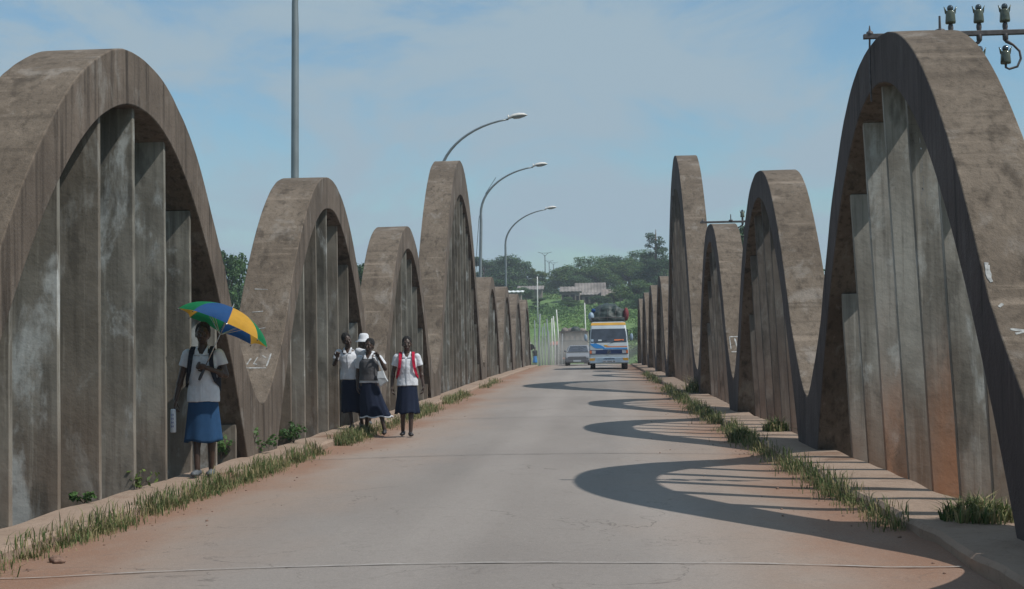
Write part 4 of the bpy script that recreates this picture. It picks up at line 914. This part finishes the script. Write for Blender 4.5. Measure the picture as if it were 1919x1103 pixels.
for kd, x_, y_, h_, w_, lb in (('r2', -52, 106, 8, 10, 'leftmost dark bank tree, beyond the legs of the nearest left arch'), ('r1', -42, 120, 9, 10, 'green bank tree second from the left behind the nearest left arch'), ('r3', -12, 128, 7, 8, 'bank tree standing behind the tallest left arch'),
    ('r3', 12, 122, 7, 8, 'bank tree standing behind the tallest right arch'), ('r2', 27, 112, 8, 9, 'dark bank tree behind the nearest right arch'), ('r1', 40, 118, 9, 11, 'rightmost green bank tree, beyond the nearest right arch')):
    tree(kd, x_, y_, h_, w_, lb)

# undergrowth on the slope
rs = np.random.RandomState(5); N = 130000
X_ = rs.uniform(-46, 40, N * 3); Y_ = 112 + 200 * rs.random(N * 3) ** .9
dens = np.array([noise.noise(Vector((x * .09, y * .06, 1))) + .45 * noise.noise(Vector((x * .4, y * .3, 4))) for x, y in zip(X_, Y_)])
keep = (dens > -.08) & ~((np.abs(X_ + .87 - np.array([roadx(y) for y in Y_])) < 4.2) & (Y_ < 190)); keep &= ~((X_ > -9) & (X_ < 6.5) & (Y_ > 240) & (Y_ < 262)) & ~((X_ > -17) & (X_ < -9) & (Y_ > 240) & (Y_ < 264)); X_, Y_, dens = X_[keep][:N], Y_[keep][:N], dens[keep][:N]
Zg = np.array([hill(x, y) for x, y in zip(X_, Y_)]); n_ = len(X_)
hz = (rs.random(n_) ** 1.5) * (.3 + np.clip(dens, 0, 1) * 2.2)
p = np.stack([X_, Y_, Zg + hz], 1); nr = rs.normal(size=(n_, 3)) + np.array([0, -.3, .8]); nr /= np.linalg.norm(nr, axis=1)[:, None]
t = np.cross(nr, rs.normal(size=(n_, 3))); t /= np.linalg.norm(t, axis=1)[:, None]; b_ = np.cross(nr, t); s_ = (rs.uniform(.05, .17, n_) * (.6 + Y_ / 260))[:, None]
q_ = np.stack([p - t * s_, p - b_ * s_ * .6, p + t * s_, p + b_ * s_ * .6], 1).reshape(-1, 3)
mi = np.where(rs.random(n_) < .2, 1, 0); mi = np.where(dens > .36, 2, mi)
tag(quads_obj('undergrowth', q_, [M['scrub'], M['leaf_y'], M['leaf']], None, mi), 'tangled green undergrowth covering the hillside', 'undergrowth', kind='stuff')

# ------------------------------------------------------------------ houses, poles
def house(px0, px1, pyt, Y_, depth, wall_h, roof_h, label, rmat, openings, wallm='adobe', gable=True):
    x0, zt = tp(px0, pyt, Y_); x1, _ = tp(px1, pyt, Y_); w_ = x1 - x0; zb = zt - roof_h - wall_h
    r = empty('house', ((x0 + x1) / 2, Y_, zb)); tag(r, label, 'house')
    g = MB(); g.box((0, depth / 2, wall_h / 2 - 1), (w_, depth, wall_h + 2)); wl = g.build('wall', M[wallm], r)
    g = MB(); o_ = .35
    if gable: rows = [(-o_, 0), (depth * .5, roof_h), (depth + o_, 0)]
    else: rows = [(-o_, 0), (depth + o_, roof_h)]
    for (a, za), (b2, zb2) in zip(rows[:-1], rows[1:]):
        nseg = max(4, int(w_ / .5))
        for i in range(nseg):
            xa = -w_ / 2 - o_ + (w_ + 2 * o_) * i / nseg; xb = xa + (w_ + 2 * o_) / nseg; m2 = (xa + xb) / 2
            for (p_, q2) in ((xa, m2), (m2, xb)):
                e1, e2 = (0, .07) if p_ == xa else (.07, 0)
                g.add([(p_, a, wall_h + za + e1), (q2, a, wall_h + za + e2), (q2, b2, wall_h + zb2 + e2), (p_, b2, wall_h + zb2 + e1)], [(0, 1, 2, 3)])
    rf = g.build('roof', M[rmat], r); m_ = rf.modifiers.new('s', 'SOLIDIFY'); m_.thickness = .08
    if gable:
        for s2 in (-1, 1):
            g = MB(); g.add([(s2 * w_ / 2, 0, wall_h - .01), (s2 * w_ / 2, depth, wall_h - .01), (s2 * w_ / 2, depth / 2, wall_h + roof_h - .03)], [(0, 1, 2)]); o = g.build('gable', M[wallm], r); m_ = o.modifiers.new('s', 'SOLIDIFY'); m_.thickness = .15
    for fx, fw_, z0_, z1_ in openings:
        g = MB(); g.box(((fx - .5) * w_, -.005, (z0_ + z1_) / 2), (fw_, .10, z1_ - z0_)); o = g.build('doorway' if z0_ < .3 else 'window', M['dark'], r)
        g = MB(); 
        for sx in (-1, 1): g.box(((fx - .5) * w_ + sx * (fw_ / 2 + .06), -.06, (z0_ + z1_) / 2), (.12, .14, z1_ - z0_ + .2))
        g.box(((fx - .5) * w_, -.06, z1_ + .06), (fw_, .14, .12)); g.build('frame', M[wallm], o)
    return r
house(1052, 1086, 536, 250, 5, 2.5, 1.0, 'ruined plaster house with dark doorways, left end of the ruined row', 'roofm', [(.12, .55, 0, 1.9), (.32, .5, 0, 1.9), (.62, .7, .0, 2.0), (.88, .5, .6, 1.7)])
house(1080, 1132, 529, 257, 6, 2.0, 2.3, 'ruined house with the widest pale roof, middle of the ruined row', 'roofm', [(.15, .6, 0, 1.8), (.4, .6, .6, 1.6), (.7, .6, 0, 1.8)])
house(1094, 1116, 547, 244, 3, 1.9, .5, 'small roofed shed with two dark openings in front of the ruined row', 'roofm', [(.25, .6, 0, 1.5), (.7, .6, 0, 1.5)])
house(1130, 1168, 541, 254, 5, 1.9, 1.4, 'ruined house half sunk in greenery, right end of the ruined row', 'adobe', [(.3, .7, .3, 1.6)])
house(971, 1015, 534, 262, 4, 1.6, .9, 'low shed with rust streaked pale roof on the left slope', 'roofm', [(.5, .8, 0, 1.4)], gable=False)
house(951, 976, 543, 200, 3, 1.8, .35, 'small hut with white roof above the small left arches', 'roofw', [(.4, .7, 0, 1.4)], gable=False)
house(1038, 1056, 640, 124, 2, 1.5, .3, 'tiny kiosk with faded red roof beside the road', 'redroof', [(.5, .4, .5, 1.2)], wallm='bark', gable=False)
for px, pb, pt, Y_, m_, lb, rr in (
  (1003, 690, 600, 108, 'postg', 'grey pole closest to the last left arch', .05), (1010, 690, 588, 112, 'postg', 'tall grey pole, second from the last left arch', .08), (1020, 690, 605, 110, 'postg', 'dark slender pole in the roadside row', .05),
  (1026, 690, 597, 114, 'postg', 'bluish grey pole in the middle of the roadside row', .06), (1016, 690, 612, 113, 'postg', 'short grey pole tucked behind the roadside row', .05), (1033.5, 690, 596, 110, 'postw', 'whitewashed pole beside the red kiosk', .055), (1038, 690, 592, 112, 'postw', 'white pole directly behind the red kiosk', .06), (1044.5, 645, 580, 116, 'postw', 'tallest white pole, rising over the red kiosk', .06),
  (1097, 625, 567, 150, 'postw', 'lone white pole on the slope left of the minibus load', .07), (1006, 572, 518, 200, 'postw', 'slim pale pole standing among bushes on the left slope', .09), (1030, 690, 620, 118, 'postg', 'thin dark pole low in the roadside row', .04), (1052, 690, 625, 111, 'postg', 'plain pole at the left corner of the lorry', .05)):
    x_, zt_ = tp(px, pt, Y_); g0 = min(hill(x_, Y_), tp(px, pb, Y_)[1]) - .3; g = MB(); g.tube([(x_, Y_, g0), (x_ + .05 * math.sin(px), Y_, (g0 + zt_) / 2), (x_ + .08 * math.sin(px * 3), Y_, zt_)], [rr * 1.15, rr, rr * .8], 8)
    tag(g.build('wooden_pole', M[m_], smooth=True, origin=(x_, Y_, g0)), lb, 'pole', 'poles along the road beyond the bridge')
for px, pt, Y_, arm, lb in ((1021, 474, 330, 1.6, 'nearest and tallest utility pole with V-shaped arms on the hilltop'), (1029, 489, 420, 1.3, 'middle utility pole on the hilltop, faint behind the tall one'), (1037, 492, 470, 1.6, 'farthest utility pole on the hilltop, rightmost of the three')):
    x_, zt_ = tp(px, pt, Y_); g0 = hill(x_, Y_); r = empty('utility_pole', (x_, Y_, g0)); tag(r, lb, 'utility pole', 'utility poles on the hilltop'); h_ = zt_ - g0
    g = MB(); g.tube([(0, 0, -.5), (0, 0, h_ - .4)], [.13, .09], 8); g.build('mast', M['plast'], r)
    g = MB(); g.tube([(-arm, 0, h_ + .25), (-arm * .45, 0, h_ + .0), (0, 0, h_ - .75), (arm * .45, 0, h_), (arm, 0, h_ + .25)], .05, 6); g.tube([(-arm * .5, 0, h_ + .02), (arm * .5, 0, h_ + .02)], .04, 6); g.build('crossarm', M['plast'], r)
# round mirror sign on a pole at the end of the left kerb
x_, z_ = tp(994.5, 650, 93.2); r = empty('round_sign', (x_, 93.2, zs(93))); tag(r, 'round dark sign on a thin white post at the end of the left kerb', 'sign')
g = MB(); g.tube([(0, 0, 0), (0, 0, z_ - zs(93) + .35)], .03, 8); g.build('post', M['postw'], r); g = MB(); g.lathe((0.05, -.05, z_ - zs(93)), [(.01, -.02), (.20, -.02), (.20, .02), (.01, .02)], 20, M=Matrix.Rotation(math.pi / 2, 3, 'X') ); 
g.v = [(x + .0, y, z) for x, y, z in g.v]; g.build('disc', M['plast'], r)

# ------------------------------------------------------------------ verge grass, weeds, stones
def blades(spots, name, label, m, lean=1.0, as_stuff=True, cat='grass', group=None, origin=None):
    """spots: (x, y, z, height, width)"""
    mb = MB()
    for (x, y, z, h_, w_) in spots:
        a = random.uniform(0, 6.283); l = random.uniform(.15, lean) * h_; dx, dy_ = math.cos(a), math.sin(a); b2 = a + 1.57 + random.uniform(-.6, .6); wx, wy = math.cos(b2) * w_ / 2, math.sin(b2) * w_ / 2
        m1 = (x + dx * l * .3, y + dy_ * l * .3, z + h_ * .55); tpz = (x + dx * l, y + dy_ * l, z + h_ * (1 - .25 * (l / h_)))
        mb.add([(x - wx, y - wy, z - .02), (x + wx, y + wy, z - .02), (m1[0] + wx * .8, m1[1] + wy * .8, m1[2]), (m1[0] - wx * .8, m1[1] - wy * .8, m1[2]), tpz], [(0, 1, 2, 3), (3, 2, 4)], random.choice((0, 0, 0, 1, 2, 2)) if h_ > .05 else 1)
    o = mb.build(name, [m, M['dry'], M['grass_d']], origin=origin)
    tag(o, label, cat, group, 'stuff' if as_stuff else None); return o
def strip(segs, side, seed):
    random.seed(seed); sp = []
    for y0, y1, dens, h0, wid in segs:
        for i in range(int((y1 - y0) * dens * 1.9)):
            y = random.uniform(y0, y1); cl = noise.noise(Vector((side * 5, y * 1.6, 0))) + .5 * noise.noise(Vector((side * 9, y * 5, 0)))
            if cl < -.15 and random.random() < .7: continue
            off = abs(random.gauss(0, wid)) ; x = (XKL + .02 + off) if side < 0 else (XKR - .02 - off)
            if random.random() < .25: x += side * random.uniform(0, .12); z = zs(y) + KH - .01
            else: z = zroad(x, y)
            h_ = h0 * .95 * random.uniform(.3, 1.3) * (1 + .9 * max(0, cl)) * (1 - .4 * min(1, off / wid / 2)); w_ = random.uniform(.0035, .008) * (1 + y / 30)
            sp.append((x, y, z, h_, w_))
    return sp
blades(strip([(8.3, 10, 230, .11, .09), (10, 13.2, 320, .12, .09), (13.2, 16.5, 330, .125, .10), (16.5, 19.3, 270, .115, .09), (20.6, 23.4, 380, .15, .12), (23.4, 27, 110, .12, .12), (27.5, 33, 170, .15, .15), (35, 41, 110, .14, .15), (46, 54, 30, .14, .15)], -1, 3), 'grass', 'ragged green grass strip growing along the foot of the left kerb', M['grass'])
blades(strip([(10.2, 12.6, 150, .11, .10), (12.6, 16.3, 190, .13, .11), (16.3, 19, 110, .11, .12), (19, 23.5, 170, .15, .12), (25, 32, 150, .16, .14), (33, 44, 80, .15, .15), (48, 62, 30, .15, .15)], 1, 4), 'grass', 'ragged green grass strip growing along the foot of the right kerb', M['grass'])
for x, y, R_, h_, n_, lb in ((3.0, 19.0, .26, .42, 420, 'tall grass tuft behind the valley between the first two right arches'), (2.66, 10.05, .26, .25, 520, 'grass tuft at the foot of the nearest right arch, at the right frame edge'), (2.75, 37.5, .45, .60, 300, 'tall grass tuft by the low right arch down the bridge'), (2.65, 21.2, .20, .27, 260, 'dark grass tuft beside the foot of the second right arch'), (2.05, 20.4, .20, .28, 300, 'dark bushy grass clump at the road edge by the right kerb corner')):
    sp = []
    for i in range(n_):
        a = random.uniform(0, 6.28); r_ = R_ * random.random() ** .7; xx = x + r_ * math.cos(a); yy = y + r_ * 1.3 * math.sin(a); sp.append((xx, yy, zs(y) + (KH if x > XKR else .03), h_ * random.uniform(.5, 1.1) * (1.1 - r_ / R_ * .5), random.uniform(.008, .014) * (1 + y / 30)))
    blades(sp, 'grass_tuft', lb, M['grass'], as_stuff=False, cat='grass tuft', origin=(x, y, zs(y)), lean=1.3)
def weed(x, y, z, h_, n_, lb, m='leaf', sp=.6):
    r = empty('weed', (x, y, z)); tag(r, lb, 'weed'); rs2 = np.random.RandomState(int(abs(x * 100 + y * 10))); st = MB(); cs = []
    for i in range(7):
        a = rs2.uniform(0, 6.28); l = rs2.uniform(.2, sp) * h_; zt = h_ * rs2.uniform(.5, 1); st.tube([(0, 0, 0), (l * .5 * math.cos(a), l * .5 * math.sin(a), zt * .6), (l * math.cos(a), l * math.sin(a), zt)], [.006, .005, .003], 5); cs.append((l * math.cos(a), l * math.sin(a), zt * .8, h_ * .28)); cs.append((l * .5 * math.cos(a), l * .5 * math.sin(a), zt * .5, h_ * .2))
    st.build('stem', M['bark'], r); quads_obj('foliage', leaf_cloud(cs, n_, .030, rs2, 1.0), M[m], r)
kz = lambda y: zs(y) + KH + .01
weed(-4.62, 16.9, kz(17), .34, 260, 'leafy weed right behind the legs of the girl with the umbrella')
weed(-4.42, 17.75, kz(17), .38, 420, 'bushy weed in the corner between the first and second left arch', sp=.9)
weed(-4.38, 19.9, kz(20), .30, 260, 'small leafy weed at the near leg of the second left arch')
weed(-4.40, 13.2, kz(13), .20, 60, 'dry sprouting weed between the hangers of the nearest left arch', 'leaf_y', .9)
weed(-4.46, 11.9, kz(12), .10, 120, 'low flat weed on the left kerb in the nearest arch', 'leaf', 1.6)
random.seed(9); g = MB()
for i in range(150):
    s_ = random.choice((-1, 1)); y = random.uniform(8.2, 30) ; off = abs(random.gauss(0, .45)); x = XKL + .15 + off if s_ < 0 else XKR - .12 - off; r_ = random.uniform(.004, .011) * (1 if random.random() < .93 else 1.9)
    g.ell((x, y, zroad(x, y) + r_ * .3), (r_ * random.uniform(.8, 1.4), r_ * random.uniform(.8, 1.4), r_ * .7), 7, 5)
tag(g.build('gravel', M['stone']), 'scattered small stones in the red dust beside both kerbs', 'gravel', kind='stuff')
g = MB(); g.ell((-3.62, 9.15, zroad(-3.62, 9.15) + .018), (.05, .04, .028), 10, 8); g.ell((-3.58, 9.1, zroad(-3.6, 9.1) + .012), (.045, .03, .018), 9, 7); tag(remesh(g, 'clod', M['stone'], None, .006, 1, wr=.006, wscale=60), 'dark clod of earth near the lower left corner', 'clod')

# ------------------------------------------------------------------ haze
def box_obj(name, x0, x1, y0, y1, z0, z1):
    g = MB(); g.box(((x0 + x1) / 2, (y0 + y1) / 2, (z0 + z1) / 2), (x1 - x0, y1 - y0, z1 - z0)); m = bpy.data.materials.new(name); m.use_nodes = True; t = m.node_tree; t.nodes.clear()
    o_ = t.nodes.new('ShaderNodeOutputMaterial'); v = t.nodes.new('ShaderNodeVolumePrincipled'); v.inputs['Color'].default_value = (.80, .88, 1, 1); v.inputs['Density'].default_value = .00055; t.links.new(v.outputs[0], o_.inputs['Volume'])
    o = g.build(name, m); return tag(o, 'thin pale haze softening the far hillside', 'haze', kind='stuff')
box_obj('haze', -570, 570, -310, 810, -7, 38)

# dust raised behind the minibus: a soft low cloud round the car and the end of the bridge
g = MB(); g.ell((-1.6, 101, 1.5), (6.5, 17, 1.9), 24, 14); m = bpy.data.materials.new('dust_cloud'); m.use_nodes = True; t = m.node_tree; t.nodes.clear()
o_ = t.nodes.new('ShaderNodeOutputMaterial'); v = t.nodes.new('ShaderNodeVolumePrincipled'); v.inputs['Color'].default_value = (.80, .76, .70, 1)
tcn = t.nodes.new('ShaderNodeTexCoord'); mpn = t.nodes.new('ShaderNodeMapping'); mpn.inputs['Scale'].default_value = (1 / 6.5, 1 / 17, 1 / 1.9); ln = t.nodes.new('ShaderNodeVectorMath'); ln.operation = 'LENGTH'
mr = t.nodes.new('ShaderNodeMapRange'); mr.interpolation_type = 'SMOOTHSTEP'; mr.inputs[1].default_value = 1; mr.inputs[2].default_value = .2; mr.inputs[3].default_value = 0; mr.inputs[4].default_value = .085
nn = t.nodes.new('ShaderNodeTexNoise'); nn.inputs['Scale'].default_value = .35; mm_ = t.nodes.new('ShaderNodeMath'); mm_.operation = 'MULTIPLY'
t.links.new(tcn.outputs['Object'], mpn.inputs['Vector']); t.links.new(mpn.outputs[0], ln.inputs[0]); t.links.new(ln.outputs['Value'], mr.inputs[0]); t.links.new(tcn.outputs['Object'], nn.inputs['Vector']); t.links.new(mr.outputs[0], mm_.inputs[0]); t.links.new(nn.outputs['Fac'], mm_.inputs[1]); t.links.new(mm_.outputs[0], v.inputs['Density']); t.links.new(v.outputs[0], o_.inputs['Volume'])
tag(g.build('dust_cloud', m, origin=(-1.6, 101, 1.5)), 'thin dust hanging round the grey car at the end of the bridge', 'dust', kind='stuff')
